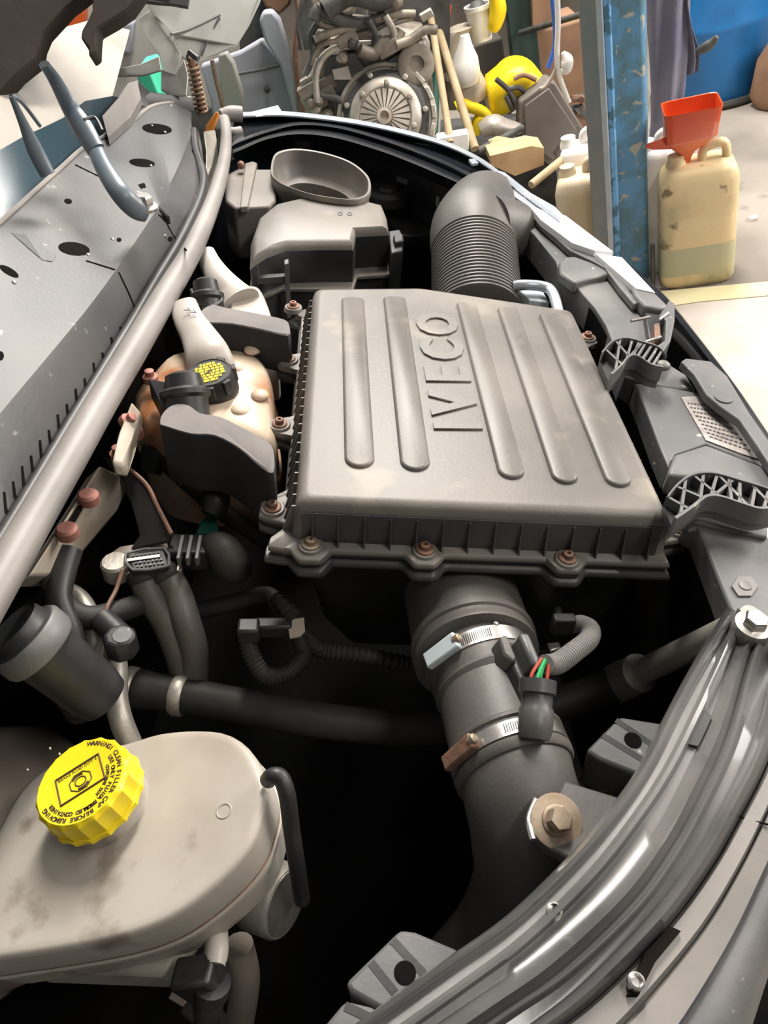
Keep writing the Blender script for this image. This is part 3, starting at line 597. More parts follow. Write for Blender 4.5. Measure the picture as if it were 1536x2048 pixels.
# ------------------------------------------------------------------ black cover behind
cv = thing('battery_cover', W(640, 520, -.2), 'dusty black plastic cover with stepped corner behind the air box', 'cover')
bl = B()
topo = [(500,530),(502,480),(516,440),(552,410),(600,398),(660,398),(735,404),(766,412),(774,432),(778,462),(712,466),(706,492),(640,492),(570,494),(532,508)]
inn = [(520,505),(520,478),(532,446),(562,420),(604,408),(660,407),(730,413),(752,420),(758,436),(762,452),(700,456),(694,480),(640,480),(580,482),(545,492)]
bl.rings(RG(topo, -.03, [(1.0, -.075), (1.0, -.02), (.99, -.004), (.96, .004, .93), (.90, .008, .84)]), (1, 1)); part('cover_top', bl, lidm, cv, ang=40)
bl = B(); bl.rings(RG(topo, -.03, [(1.004, -.0745), (1.004, -.008), (.99, -.0075), (.99, -.0745)]), (0, 0)); part('cover_side', bl, blk, cv, ang=40)
lo = [(495,560),(500,540),(520,515),(570,520),(700,522),(716,520),(720,500),(780,498),(790,520),(800,440),(780,420),(700,420),(560,430),(510,470)]
bl = B(); bl.prism([p-N*.07 for p in Wl([(490,532),(560,500),(705,502),(712,478),(788,474),(792,440),(700,420),(560,430),(500,470)], -.03)], -N*.2); part('cover_body', bl, blk, cv, bev=.005)
bl = B(); bl.prism([p-N*.066 for p in Wl([(488,534),(560,503),(708,505),(716,481),(791,477),(795,440),(700,420),(560,430),(498,470)], -.03)], -N*.008); part('cover_lip', bl, lidm, cv, bev=.002)
bl = B(); bl.prism(Wl([(776,462),(800,458),(806,470),(806,500),(782,506)], -.05), -N*.08); bl.prism(Wl([(786,470),(806,466),(808,480),(790,484)], -.04), -N*.02); part('side_catch', bl, blk, cv, bev=.003)
for x0 in (506, 568):
    bl = B(); bl.prism(Wl([(x0,520),(x0+9,517),(x0+10,526),(x0+1,529)], -.035), -N*.10); part('clip_leg', bl, skirt, cv, bev=.001)
bl = B(); bl.prism([p-N*.02 for p in Wl([(506,527),(576,523),(576,530),(506,534)], -.04)], -N*.012); part('clip_bar', bl, skirt, cv, bev=.001)
text('embossed_mark', '0 0', .022, skirt, cv, W(690, 428, -.0215), U, V, .0004)

# oval scoop
sc_ = thing('air_scoop', W(640, 380, -.10), 'open oval black air scoop standing at the far end of the bay', 'duct')
ro = [(541,345),(546,312),(565,300),(600,297),(650,305),(700,322),(732,346),(742,366),(738,388),(715,398),(680,398),(620,388),(572,372),(552,360)]
def scale(pts, sx, sy, dx=0, dy=0):
    cx = sum(p[0] for p in pts)/len(pts); cy = sum(p[1] for p in pts)/len(pts)
    return [(cx+(p[0]-cx)*sx+dx, cy+(p[1]-cy)*sy+dy) for p in pts]
ro = [tuple(p) for p in catmull(ro, 3, True)]
bl = B(); bl.rings(RG(ro, -.01, [(.95, -.20), (.96, -.05), (.97, -.014), (1.0, -.010), (1.0, -.002), (.99, 0), (.95, -.001), (.92, -.02), (.86, -.045), (.80, -.052), (.72, -.056), (.70, -.20)]), (0, 0)); part('scoop_shell', bl, lidm, sc_, ang=35)
bl = B(); bl.rings(RG(ro, -.01, [(.73, -.17), (.60, -.172)]), (1, 1)); part('scoop_throat', bl, void, sc_)
fb = thing('fuse_box', W(500, 380, -.15), 'dusty grey square box between seal hose and oval air scoop', 'box')
bl = B(); bl.prism(Wl([(448,352),(482,332),(500,322),(515,324),(512,338),(548,338),(552,400),(540,412),(470,416),(450,400)], -.035), -N*.10); part('box_body', bl, lidm, fb, bev=.004)
bl = B(); bl.prism(Wl([(490,326),(506,322),(514,326),(496,412),(480,414)], -.028), -N*.012); part('box_strap', bl, lidm, fb, bev=.002)
bl = B(); bl.ball(W(482, 330, -.02), .008, N); part('box_screw', bl, rust, fb)

# ------------------------------------------------------------------ bonnet seal and scuttle
seal = thing('bonnet_seal', W(250, 780, -.02), 'long grey dusty rubber seal running from the bottom left up to the far wing', 'seal')
sp = [(446,226,.012),(452,262,.0115),(450,308,.0125),(440,358,.014),(422,412,.0155),(400,465,.017),(372,522,.018),(322,605,.0195),(268,698,.0195),(205,802,.0195),(140,915,.0195),(76,1025,.0195),(5,1150,.0195),(-70,1280,.0195)]
bl = B(); bl.tube([W(p[0], p[1], .0) for p in sp], [p[2] for p in sp], 20, 7, sy=.9); part('seal_tube', bl, sealm, seal)
bl = B(); bl.tube(Wl([(442,232,.004),(460,228,.006),(484,229,.004)]), [.012, .017, .017], 16); part('seal_hook', bl, sealm, seal)
bl = B(); bl.tube(Wl([(450,262,-.01),(468,264,-.012),(482,262,-.012)]), .010, 12); part('seal_lip_end', bl, sealm, seal)
bl = B(); bl.tube([W(p[0]-26*p[2]/.0195-6, p[1]-14, .006) for p in sp[3:]], .0035, 8); part('seal_edge', bl, sealm, seal)
lp_ = [(388,262,.03),(392,300,.02),(402,330,.014),(408,362,.012),(400,400,.01),(380,445,.01),(352,498,.01),(308,570,.01),(262,650,.008),(200,752,.006),(140,850,.006),(70,968,.006),(0,1083,.006),(-60,1180,.006)]
bl = B(); bl.tube([W(*p) for p in lp_], .008, 10); part('black_gap_strip', bl, blk, seal)

sct = thing('scuttle_cover', W(150, 700, 0), 'grey plastic scuttle panel with slots and holes below the windscreen', 'scuttle panel')
lowE = [(398,262,.0),(406,322,.004),(398,392,.004),(372,450,.004),(300,572,.004),(252,655,.004),(190,758,.004),(125,865,.004),(60,975,.004),(-10,1090,.004),(-70,1190,.004)]
cre = [(384,268,.030),(362,326,.035),(334,388,.04),(312,430,.05),(236,545,.055),(180,622,.058),(120,696,.06),(60,768,.06),(0,840,.06),(-60,910,.06),(-140,1010,.06)]
upE = [(380,196,.045),(352,204,.06),(300,215,.07),(250,255,.08),(176,290,.10),(120,338,.11),(60,392,.115),(0,446,.12),(-60,500,.12),(-120,560,.12),(-200,640,.12)]
def P3(l): return [W(*p) for p in catmull(l, 6)]
a_, c_, d_ = P3(lowE), P3(cre), P3(upE)
mid = [x+(y-x)*.5-N*.003 for x, y in zip(c_, d_)]
rows = [[p-N*.03, p, p+(q-p)*.5+N*.002, q-(q-p)*.08, q+(r-q)*.02+N*.0015, m_, r] for p, q, m_, r in zip(a_, c_, mid, d_)]
bl = B(); bl.rings(rows, (0, 0), False); bl.rings([[r[0] for r in rows], [r[0]-N*.03 for r in rows]], (0, 0), False); bl.rings([[r[-1] for r in rows], [r[-1]-N*.04 for r in rows]], (0, 0), False); part('panel_shell', bl, cowlm, sct, ang=28)
bl = B(); bl.tube([W(*p)+N*.0 for p in catmull(upE, 3)], .004, 8); part('panel_edge', bl, sealm, sct)
# raised end wall, folded light piece near the spring
bl = B(); bl.prism([W(256,166,.13), W(275,160,.13), W(282,196,.10), W(262,234,.09), W(216,274,.10), W(204,232,.11), W(236,196,.12)], -N*.014); part('end_flange', bl, sealm, sct, bev=.003)
bl = B(); bl.prism([W(275,158,.12), W(300,182,.09), W(382,194,.06), W(386,204,.055), W(300,202,.075), W(278,190,.09)], -N*.02); part('end_lip', bl, cowlm, sct, bev=.003)
from mathutils.bvhtree import BVHTree
_b = B(); _b.rings(rows, (0, 0), False); BV = BVHTree.FromPolygons([tuple(v) for v in _b.v], _b.f)
def on_shell(px, py):
    d = ray(px, py).normalized(); h = BV.ray_cast(CAM, d)
    if h[0] is None: return W(px, py, .04), N
    return h[0], (h[1] if h[1].dot(d) < 0 else -h[1])
def decal(name, pts, m, up=.0006, dn=.004):
    c, n_ = on_shell(sum(p[0] for p in pts)/len(pts), sum(p[1] for p in pts)/len(pts))
    bl = B(); bl.prism([on_shell(*p)[0]+n_*up for p in pts], -n_*dn); return part(name, bl, m, sct, smooth=False)
for px, py, rx, ry, ro_ in ((148,498,32,13,8),(284,326,26,8,6),(314,258,30,10,6),(136,403,8,5,10),(326,206,8,3,0),(238,480,5,4,0),(340,478,5,5,0),(18,543,22,7,30),(0,712,8,9,0),(270,405,9,4,10)):
    a = math.radians(ro_)
    decal('drain_hole', [(px+rx*math.cos(t)*math.cos(a)-ry*math.sin(t)*math.sin(a), py+rx*math.cos(t)*math.sin(a)+ry*math.sin(t)*math.cos(a)) for t in [2*math.pi*i/16 for i in range(16)]], void)
for px, py in ((176,510),(302,332),(330,265),(304,252),(225,479),(330,472),(28,565),(322,203),(342,212)):
    c, n_ = on_shell(px, py); bl = B(); bl.lathe(c, n_, [(.0028, -.001), (.0028, .001), (.0015, .0022)], 8); part('rivet', bl, zinc, sct)
for i in range(14):           # comb of slots in the front face
    t = i/13; px, py = 240-t*232, 672+t*335; L_ = 18+5*(i % 2)
    decal('slot', [(px-2, py-L_), (px+2, py-L_-1), (px+6, py+L_*.5), (px+12, py+L_*.8), (px+8, py+L_), (px+1, py+L_*.8)], void)
def seam(pl, w_, m, name='panel_seam'):
    q = []
    for i in range(len(pl)-1):
        for j in range(5): q.append((pl[i][0]+(pl[i+1][0]-pl[i][0])*j/5, pl[i][1]+(pl[i+1][1]-pl[i][1])*j/5))
    q.append(pl[-1]); bl = B(); bl.tube([on_shell(*p)[0] for p in q], w_, 6, 1); part(name, bl, m, sct)
for pl in ([(237,545),(256,584),(272,622)], [(172,522),(230,540)], [(384,300),(396,330)], [(150,330),(235,372)], [(330,440),(345,470),(372,500)]): seam(pl, .0016, void)
decal('panel_slot', [(22,466),(52,470),(112,512),(104,524),(84,520)], blk)
decal('arm_notch', [(276,370),(288,366),(334,436),(330,446),(316,430)], void)
bl = B(); a_n = on_shell(306, 410)[0]; bl.prism([a_n, on_shell(336,448)[0], on_shell(336,448)[0]+N*.012, a_n+N*.004], U*.004); part('notch_wall', bl, cowlm, sct)
bl = B(); bl.lathe(W(402, 398, .004), N, [(.011, -.004), (.012, .003), (.006, .006)], 8); part('clip', bl, pinkm, sct, label='rusty red clip at the panel edge')
# wiper arms
wa = thing('wiper_arm', W(285, 405, .08), 'slate grey wiper arm with silver spindle nut, the thick one on the scuttle', 'wiper arm')
bl = B(); bl.tube([W(180,268,.17), W(205,330,.15), W(240,385,.13), W(270,415,.11), W(292,425,.10)], [.010,.012,.014,.015,.013], 16, 6, sy=.6); part('arm_head', bl, arm, wa)
bl = B(); bl.tube([W(88,128,.26), W(110,160,.235), W(140,215,.20), W(165,255,.18), W(192,300,.16)], [.007,.009,.012,.015,.013], 14, 6, sy=.6); part('arm_rod', bl, arm, wa)
bl = B(); bl.tube([W(168,240,.19), W(190,236,.19), W(205,262,.18)], .0028, 8); part('hinge_spring', bl, blk, wa)
bl = B(); bl.lathe(W(288, 412, .105), N, [(.020, -.004), (.020, 0), (.016, .003)], 24); bl.lathe(W(288, 410, .108), N, [(.013, 0), (.013, .010), (.010, .014), (.006, .014)], 6); part('spindle_nut', bl, steel, wa)
w2 = thing('wiper_arm', W(60, 260, .2), 'thin slate grey wiper arm crossing the windscreen left of the thick one', 'wiper arm')
bl = B(); bl.tube([W(22,192,.25), W(46,245,.215), W(70,300,.18), W(96,350,.15)], [.003,.006,.010,.010], 12, 6, sy=.6); part('arm_rod', bl, arm, w2)
bl = B(); bl.tube([W(22,192,.25), W(44,205,.235), W(80,252,.20)], .0025, 8); part('blade_link', bl, arm, w2)
# windscreen
ws = thing('windscreen', W(60, 330, .13), 'raked windscreen with a dark teal lower band above the scuttle panel', 'windscreen')
wl = [(-260,700,.10),(-60,500,.11),(0,446,.11),(60,392,.105),(120,338,.10),(176,290,.09),(222,256,.07),(300,205,.05)]
def wup(p, t): return W(p[0], p[1], p[2])+(-U*.60+N*.25+V*.0)*t
wm = [W(*p) for p in wl]
lower = [p+(-U*.75+N*.30)*(.10) for p in wm]
bl = B(); bl.rings([wm, [W(-260,480,.14), W(-60,322,.15), W(0,300,.15), W(52,270,.15), W(80,258,.15), W(126,236,.15), W(170,202,.14), W(225,192,.12)]], (0, 0), False); part('frit_band', bl, winm, ws, ang=60)
bl = B(); bl.rings([[W(-260,480,.13), W(-60,322,.14), W(0,300,.14), W(52,270,.14), W(80,258,.14), W(126,236,.14), W(170,202,.13), W(225,192,.11)], [W(-300,200,.20), W(-120,150,.21), W(-40,120,.21), W(20,90,.21), W(60,70,.21), W(110,60,.20), W(180,40,.18), W(260,60,.15)]], (0, 0), False); part('cream_upper_sheet', bl, creamsheet, ws, ang=60)  # plain cream sheet filling the windscreen area above the dark band
# bonnet
bn = thing('bonnet', D(100, 60, 1.2), 'dark brown ragged underside of the raised bonnet in the top left corner', 'bonnet')
bo = [(-500,500),(0,220),(18,208),(52,170),(92,138),(96,110),(106,86),(130,60),(152,36),(176,18),(198,0),(200,-40)]
bo2 = [(196,-40),(199,0),(198,45),(190,62),(178,84),(176,98),(184,110),(190,116),(192,135),(198,132),(205,126),(206,100),(208,80),(240,62),(272,40),(300,0),(330,-40)]
def slabk(pts, k, t, m, parent, name):
    bl = B(); bl.prism([D(p[0], p[1], k-(60-p[0])*.0002) for p in pts], R3 @ Ve((0, 0, t))); return part(name, bl, m, parent, bev=.003)
slabk(bo+[(200,-500),(-500,-500)], 1.22, .03, brown, bn, 'bonnet_lining')
slabk(bo2+[(330,-500),(150,-500)], 1.20, .03, brown, bn, 'torn_lining_flap')
slabk([(290,-500),(350,-500),(345,0),(340,8),(305,2)], 1.24, .02, blk, bn, 'bonnet_edge')
# bonnet hinge arm
hg = thing('hinge_assembly', W(380, 130, .10), 'pale grey folded bonnet hinge and inner corner at the top left', 'hinge')
K = 1.58
def facet(name, pts, m=hinge, t=.006):
    bl = B(); bl.prism([D(p[0], p[1], p[2]) for p in pts], R3 @ Ve((0, 0, -t))); return part(name, bl, m, hg, bev=.001)
facet('hinge_plate', [(300,-60,1.50),(540,-60,1.62),(520,0,1.62),(498,48,1.63),(472,90,1.63),(345,68,1.56),(300,20,1.53),(292,5,1.52)])
facet('hinge_side', [(345,66,1.57),(440,32,1.60),(478,40,1.62),(470,92,1.63),(430,108,1.63),(404,118,1.62),(380,124,1.60),(362,112,1.59)])
facet('hinge_strut', [(275,38,1.55),(300,20,1.54),(342,66,1.55),(362,110,1.57),(350,150,1.57),(326,142,1.57),(318,108,1.56),(296,80,1.55)])
facet('hinge_leg', [(322,138,1.58),(352,146,1.57),(368,118,1.58),(376,150,1.58),(372,190,1.58),(344,192,1.59),(322,180,1.60)])
facet('hinge_lip', [(205,122,1.60),(240,136,1.60),(280,128,1.60),(318,112,1.60),(322,140,1.60),(286,150,1.60),(236,152,1.61),(212,142,1.61)])
bl = B(); bl.tube([D(378,104,1.56), D(388,112,1.56), D(396,118,1.56)], .006); part('hinge_pin', bl, blk, hg)
bl = B(); bl.tube([D(342,68,1.545), D(380,58,1.57), D(440,30,1.595)], .0025); part('hinge_fold', bl, slam, hg)
bl = B(); bl.tube([D(404,112,1.61), D(420,70,1.60), D(440,36,1.595)], .002); part('hinge_crease', bl, slam, hg)
bl = B(); bl.prism([D(*p) for p in ((283,0,1.49),(300,-30,1.49),(380,-30,1.5),(374,12,1.5),(340,6,1.5),(310,4,1.49))], R3@Ve((0,0,-.01))); part('hinge_stop', bl, blk, hg)
cs = thing('bonnet_spring', D(390, 190, 1.62), 'rusty coil spring hanging below the pale bonnet hinge', 'spring')
A_, C_ = D(384, 128, 1.60), D(404, 224, 1.66); axs = (C_-A_).normalized(); e1 = axs.orthogonal().normalized(); e2 = axs.cross(e1); pts = []
for i in range(12*10+1):
    t = i/(12*10); th = t*2*math.pi*10; pts.append(A_+(C_-A_)*t+(e1*math.cos(th)+e2*math.sin(th))*.0125)
bl = B(); bl.tube(pts, .0030, 6, 1); part('coil', bl, springm, cs)
bl = B(); bl.tube([A_-axs*.01, C_], .0075, 8); part('spring_core', bl, rust, cs)
bl = B(); bl.tube([A_, A_-axs*.014+e1*.008, A_-axs*.02+e1*.0], .003, 6); part('spring_hook', bl, blk, cs)
oc = solo('orange_clip', B().prism([D(432,222,1.62), D(438,226,1.62), D(424,262,1.64), D(410,268,1.64), D(412,250,1.64)], R3@Ve((0,0,-.012))), orangem, 'small orange plastic clip between the coil spring and the seal end', 'clip', bev=.002)
bl = B(); bl.prism(Wl([(406,262,.01),(430,258,.01),(434,280,.0),(424,330,-.01),(410,360,-.01),(412,300,-.01)]), -N*.03); solo('scuttle_bracket', bl, alu, 'dusty pale bracket below the orange clip beside the seal', 'bracket', bev=.003)

# ------------------------------------------------------------------ coolant tank group
ct = thing('coolant_tank', W(450, 830, -.22), 'stained cream coolant expansion tank between the seal and the air box', 'tank')
to = [tuple(p) for p in catmull([(300,735),(340,700),(410,690),(480,692),(520,705),(545,745),(550,820),(552,880),(500,880),(440,868),(370,862),(310,850),(270,830),(262,780)], 3, True)]
bl = B(); bl.rings(RG(to, -.045, [(.86, -.17), (.98, -.13), (1, -.06), (.985, -.022), (.95, -.008), (.88, .0), (.6, .005), (.3, .007)])); part('tank_body', bl, tank, ct, ang=60)
bl = B(); bl.tube(RG(to, -.045, [(1.0, -.062)])[0], .0035, 8, 1, closed=True); part('tank_seam', bl, tank, ct)
for px, py in ((470,735),(505,700),(480,820),(520,790)):
    bl = B(); bl.ball(W(px, py, -.040), .012, N, sq=.5); part('tank_bump', bl, tank, ct)
cp = W(426, 770, -.03); nc = (N*.95-U*.12-V*.1).normalized()
cap = B(); cap.lathe(cp-nc*.012, nc, [(.030, 0, 0), (.032, .002, 0), (.032, .012, 0), (.0305, .015, 0), (.0295, .030, 0), (.0275, .0335, 0), (.026, .0335, 0), (.0255, .0325, 0)], 40); part('pressure_cap', cap, blk, ct, label='black screw cap with yellow print')
capo = [o for o in COL.objects if o.name == 'pressure_cap'][0]
for a in (.4, -.5, -1.5, 2.2, 3.2, 4.0):
    e1 = nc.orthogonal().normalized(); e2 = nc.cross(e1); d = e1*math.cos(a)+e2*math.sin(a); tn = nc.cross(d)
    bl = B(); bl.box(cp+nc*.010+d*.0305, d*.003, tn*.006, nc*.010); part('cap_grip', bl, blk, capo, bev=.0015)
ct_ = cp+nc*.0207; xr = (X*.96+V*.2); xr = (xr-nc*xr.dot(nc)).normalized(); yr = nc.cross(xr)
for i, wd in enumerate((.010, .017, .021, .022, .020, .016, .009)):
    y0 = (3-i)*.0056; j = -wd
    while j < wd-.002:
        l = rnd.uniform(.003, .008); l = min(l, wd-j)
        bl = B() if j == -wd else bl
        bl.box(ct_+xr*(j+l/2)+yr*y0+nc*.0004, xr*l*.46, yr*.0021, nc*.0004); j += l+.0008
    part('print_line', bl, yink, capo, smooth=False)
bl = B(); bl.box(ct_+nc*.0012, (xr+yr*.6).normalized()*.006, (yr-xr*.6).normalized()*.0008, nc*.0003); bl.box(ct_+nc*.0012, (yr+xr*.1)*.004, xr*.0008, nc*.0003); part('print_symbol', bl, blk, capo, smooth=False)
bl = B(); bl.tube(Wl([(366,610,-.006),(378,640,-.008),(396,670,-.012),(414,708,-.02),(424,745,-.04)]), [.020,.021,.024,.030,.034], 20, 6, sy=.5); nk = solo('filler_neck', bl, neckw, 'white flat neck running from the seal down to the black tank cap', 'filler neck')
text('neck_arrow', '>>', .018, slam, nk, W(381, 622, .008), U*.8-V*.5, V*.8+U*.5, .0004)
wn = thing('washer_filler', W(480, 590, -.08), 'cream washer filler neck and bulb behind the upper black foam block', 'filler neck')
bl = B(); bl.tube(Wl([(410,505,-.02),(422,530,-.03),(440,560,-.04),(462,590,-.055),(480,610,-.06)]), [.016,.018,.023,.030,.036], 18, 6, sy=.7); part('neck', bl, neckw, wn)
bl = B(); bl.rings(RG([tuple(p) for p in catmull([(455,600),(470,575),(505,566),(525,580),(545,630),(552,665),(500,665),(460,640)], 3, True)], -.055, [(1, -.12), (1, -.012), (.93, -.003), (.8, .001)])); part('bulb', bl, neckw, wn, bev=.008, bseg=3)
def foamblock(name, top, h, drop, label, socket):
    t = thing(name, W(top[0][0], top[0][1], h-drop), label, 'duct', 'black foam covered blocks left of the air box')
    tp = [tuple(p) for p in catmull(top, 3, True)]
    bl = B(); bl.rings(RG(tp, h, [(.96, -drop), (1, -drop+.008), (1, -.006), (.985, -.001, .95)])); part('foam_body', bl, foam, t, ang=50)
    bl = B(); bl.rings(RG(tp, h, [(.985, -.001, .95), (.97, .0008, .90)])); part('top_skin', bl, foamtop, t)
    if socket:
        x, y, r = socket
        bl = B(); c = W(x, y, h-.012); a = (N*.6+V*.55-U*.1).normalized()
        bl.lathe(c, a, [(r, -.03), (r, 0), (r*1.15, .004), (r*1.15, .010), (r*.9, .014), (r*.8, .03), (r*.5, .034)], 26); part('socket', bl, blk, t)
    return t
foamblock('foam_block', [(398,634),(404,618),(425,608),(450,614),(520,628),(570,640),(580,652),(576,672),(520,660),(460,648),(410,645)], -.005, .060, 'upper black foam block with grey dusty top beside the air box rear corner', (415, 604, .022))
foamblock('foam_block', [(318,846),(324,824),(345,806),(375,806),(400,824),(440,832),(490,858),(530,882),(548,900),(548,948),(520,935),(480,900),(430,872),(380,868),(330,852)], -.005, .085, 'lower black foam block, larger and curved, below the black tank cap', (372, 800, .027))
bl = B(); bl.prism(Wl([(295,756,.0),(385,772,.0),(395,790,-.01),(370,812,-.02),(328,822,-.02),(318,800,-.01)]), -N*.03); solo('foam_bracket', bl, blk, 'flat black pointed bracket under the seal beside the tank cap', 'bracket', bev=.002)
bl = B(); bl.prism(Wl([(378,575,.0),(440,582,.0),(448,600,-.01),(430,612,-.01),(390,610,-.01)]), -N*.03); solo('rear_bracket', bl, blk, 'flat black pointed bracket behind the upper foam block', 'bracket', bev=.002)

# quick couplings under the tank
qc = thing('hose_coupling', W(335, 925, -.12), 'black elbow hose coupling with blue clip under the coolant tank', 'hose coupling')
bl = B(); bl.tube(Wl([(300,945,-.12),(312,905,-.10),(335,895,-.095),(345,925,-.11),(368,955,-.12)]), [.014,.019,.019,.017,.013], 16); part('elbow', bl, blk, qc)
bl = B(); bl.box(W(348, 904, -.085), U*.007, V*.007, N*.005); part('clip', bl, bluec, qc, bev=.002, label='small bright blue clip')
bl = B(); bl.tube(Wl([(356,944,-.11),(376,962,-.12)]), .0105, 12, ribn=3, rib=.12); part('ribbed_end', bl, alu, qc)
bl = B(); bl.tube(Wl([(366,955,-.12),(400,985,-.13),(440,1020,-.15),(500,1060,-.17),(560,1100,-.2)]), .0125, 12); part('hose', bl, rub, qc)
q2 = thing('hose_tee', W(430, 990, -.12), 'black tee coupling standing below the lower foam block', 'hose coupling')
bl = B(); bl.tube(Wl([(408,935,-.10),(425,965,-.11),(432,1000,-.12),(420,1030,-.13)]), [.012,.016,.018,.012], 14); bl.tube(Wl([(400,980,-.12),(450,990,-.12)]), .012, 12); part('tee_body', bl, blk, q2)
bl = B(); bl.prism(Wl([(398,1045),(412,1028),(432,1030),(438,1062),(410,1075),(388,1070)], -.15), -N*.02); solo('green_plug', bl, tealm, 'faded green plastic plug in the dark below the foam block', 'plug', bev=.004)

# firewall plate with rusty washers, and angled bracket
fp = thing('firewall_plate', W(180, 1040, -.1), 'dirty cream body flange with rusty washers under the seal', 'body flange')
bl = B(); bl.prism([W(60,1150,-.05), W(150,1010,-.05), W(200,930,-.05), W(262,960,-.10), W(236,1020,-.12), W(160,1110,-.12), W(120,1150,-.12)], -N*.02-U*.02); part('flange_sheet', bl, cream, fp, bev=.003)
bl = B(); bl.prism([W(262,800,-.02), W(282,822,-.02), W(262,880,-.03), W(250,930,-.03), W(222,925,-.02), W(236,870,-.01)], -N*.02); part('rusty_lug', bl, cream, fp, bev=.004)
for px, py in ((176,990),(133,1058),(266,860)):
    bl = B(); bl.lathe(W(px, py, -.045), N, [(.0115, -.01), (.0115, 0), (.009, .003), (.005, .003)], 20); part('washer', bl, pinkm, fp)
bl = B(); bl.prism(Wl([(156,1010),(164,1013),(144,1048),(136,1045)], -.052), -N*.004); part('slot', bl, void, fp)
for px, py, h_, ax_ in ((236,905,-.03,N),(258,840,-.02,U+N),(300,752,-.02,N)):
    bl = B(); bl.lathe(W(px, py, h_), ax_, [(.010, -.008), (.010, 0), (.006, .002), (.006, .008), (.004, .009)], 10); part('nut', bl, pinkm, fp)
vb = thing('valve_bracket', W(285, 1080, -.15), 'angled dark bracket with rusty edge carrying the small label plate', 'bracket')
bl = B(); bl.prism(Wl([(205,912,-.07),(240,925,-.07),(290,968,-.08),(342,1066,-.10),(336,1082,-.11),(262,1096,-.12),(280,1070,-.12),(262,1000,-.10)]), -N*.004); part('bracket_blade', bl, blk, vb, bev=.001)
bl = B(); bl.tube(Wl([(232,918,-.068),(290,966,-.078),(316,1015,-.088),(343,1068,-.098)]), .0028, 8); part('rusty_edge', bl, rust, vb, label='rusty brown edge')
bl = B(); bl.prism(Wl([(216,1108),(240,1092),(330,1078),(345,1104),(240,1125),(222,1140)], -.125), -N*.006); part('bracket_foot', bl, boost, vb, bev=.002)
bl = B(); bl.lathe(W(230, 1125, -.118), N, [(.0165, -.02), (.0165, 0), (.014, .003)], 20); part('round_plug', bl, alu, vb)
tg = thing('label_plate', W(290, 1125, -.12), 'small black rectangular plate with raised frame and worn lettering', 'plate')
o1 = [W(252,1108,-.112), W(328,1098,-.112), W(338,1126,-.112), W(330,1134,-.112), W(266,1141,-.112)]
bl = B(); bl.prism(o1, -N*.02); part('plate_body', bl, blk, tg, bev=.002)
bl = B(); bl.tube([p+N*.001 for p in o1], .0018, 6, 2, closed=True); part('plate_frame', bl, slam, tg)
for i in range(4):
    a = W(262+i*3, 1112+i*7, -.1105); c = W(320+i*3, 1104+i*7, -.1105); n_ = (c-a).normalized(); L_ = (c-a).length; s_ = n_.cross(N)
    bl = B()
    if i == 1: bl.box((a+c)/2-n_*.004, n_*.018, s_*.0022, N*.0005)
    else:
        for j in range(7): bl.box(a+n_*L_*(j+.5)/7, n_*L_*rnd.uniform(.035, .06), s_*rnd.uniform(.0010, .0017), N*.0004)
    part('print_line', bl, alu if i == 1 else slam, tg, smooth=False)
vh = [('left', [(318-36,1140,-.13),(300,1190,-.15),(335,1250,-.18),(358,1310,-.21),(372,1370,-.25)], 'left one of two dusty rubber hoses dropping from the label plate'), ('right', [(322,1135,-.13),(352,1180,-.15),(372,1240,-.17),(388,1300,-.20),(388,1360,-.24)], 'right one of two dusty rubber hoses dropping from the label plate')]
for s_, pp, lb in vh:
    t = thing('rubber_hose', W(*pp[0]), lb, 'hose', 'pair of rubber hoses below the label plate')
    bl = B(); bl.tube(Wl(pp), .0165, 18); part('hose_wall', bl, tubem, t)
    bl = B(); d = (W(*pp[1])-W(*pp[0])).normalized(); bl.lathe(W(*pp[0])+d*.002, d, [(.0172, 0), (.0185, .002), (.0185, .011), (.0172, .013)], 22); part('hose_band', bl, rub, t)
    bl = B(); bl.box(W(*pp[0])+d*.008+U*(.017 if s_ == 'right' else -.017)+N*.006, U*.004, V*.005, N*.004); part('band_tail', bl, zinc, t, bev=.001)
ec = thing('elbow_connector', W(420, 1110, -.13), 'black ribbed connector with a fat rounded elbow pointing down right', 'connector')
bl = B(); bl.box(W(382, 1104, -.13), U*.024, V*.02-N*.004, N*.016); part('connector_block', bl, blk, ec, bev=.003)
for dx in (-22, -4, 14): bl = B(); bl.box(W(384+dx, 1100, -.112), U*.002, V*.019, N*.006); part('connector_rib', bl, slam, ec, bev=.0005)
bl = B(); bl.tube(Wl([(402,1108,-.13),(430,1094,-.12),(450,1105,-.115),(466,1130,-.125),(482,1148,-.14)]), [.012,.018,.021,.021,.016], 18); part('elbow', bl, rub, ec)

# ------------------------------------------------------------------ dark hoses and pipes
bh = thing('long_coolant_hose', W(600, 1430, -.27), 'long thick black hose crossing the dark bay behind the intake hose', 'hose')
hp = [(355,1390,-.24),(430,1402,-.24),(550,1425,-.24),(700,1448,-.25),(850,1455,-.26),(1000,1442,-.26),(1120,1408,-.25),(1200,1380,-.24),(1238,1365,-.235)]
bl = B(); bl.tube(Wl(hp), .0205, 22, 8); part('hose_wall', bl, rub, bh)
dd = (W(*hp[0])-W(*hp[1])).normalized(); s0 = W(*hp[0])
bl = B(); bl.lathe(s0-dd*.01, dd, [(.021, 0), (.0235, .002), (.0235, .012), (.0215, .014), (.0215, .040), (.0225, .042), (.0235, .058), (.018, .062), (.014, .064), (.0135, .12)], 30); part('crimp_ferrule', bl, rub, bh)
for a in (.002, .062):
    bl = B(); bl.lathe(s0+dd*(a-.012), dd, [(.0225, 0), (.0245, .003), (.0245, .011), (.0225, .015)], 30); part('metal_ring', bl, alu, bh, label='pale worn metal ring')
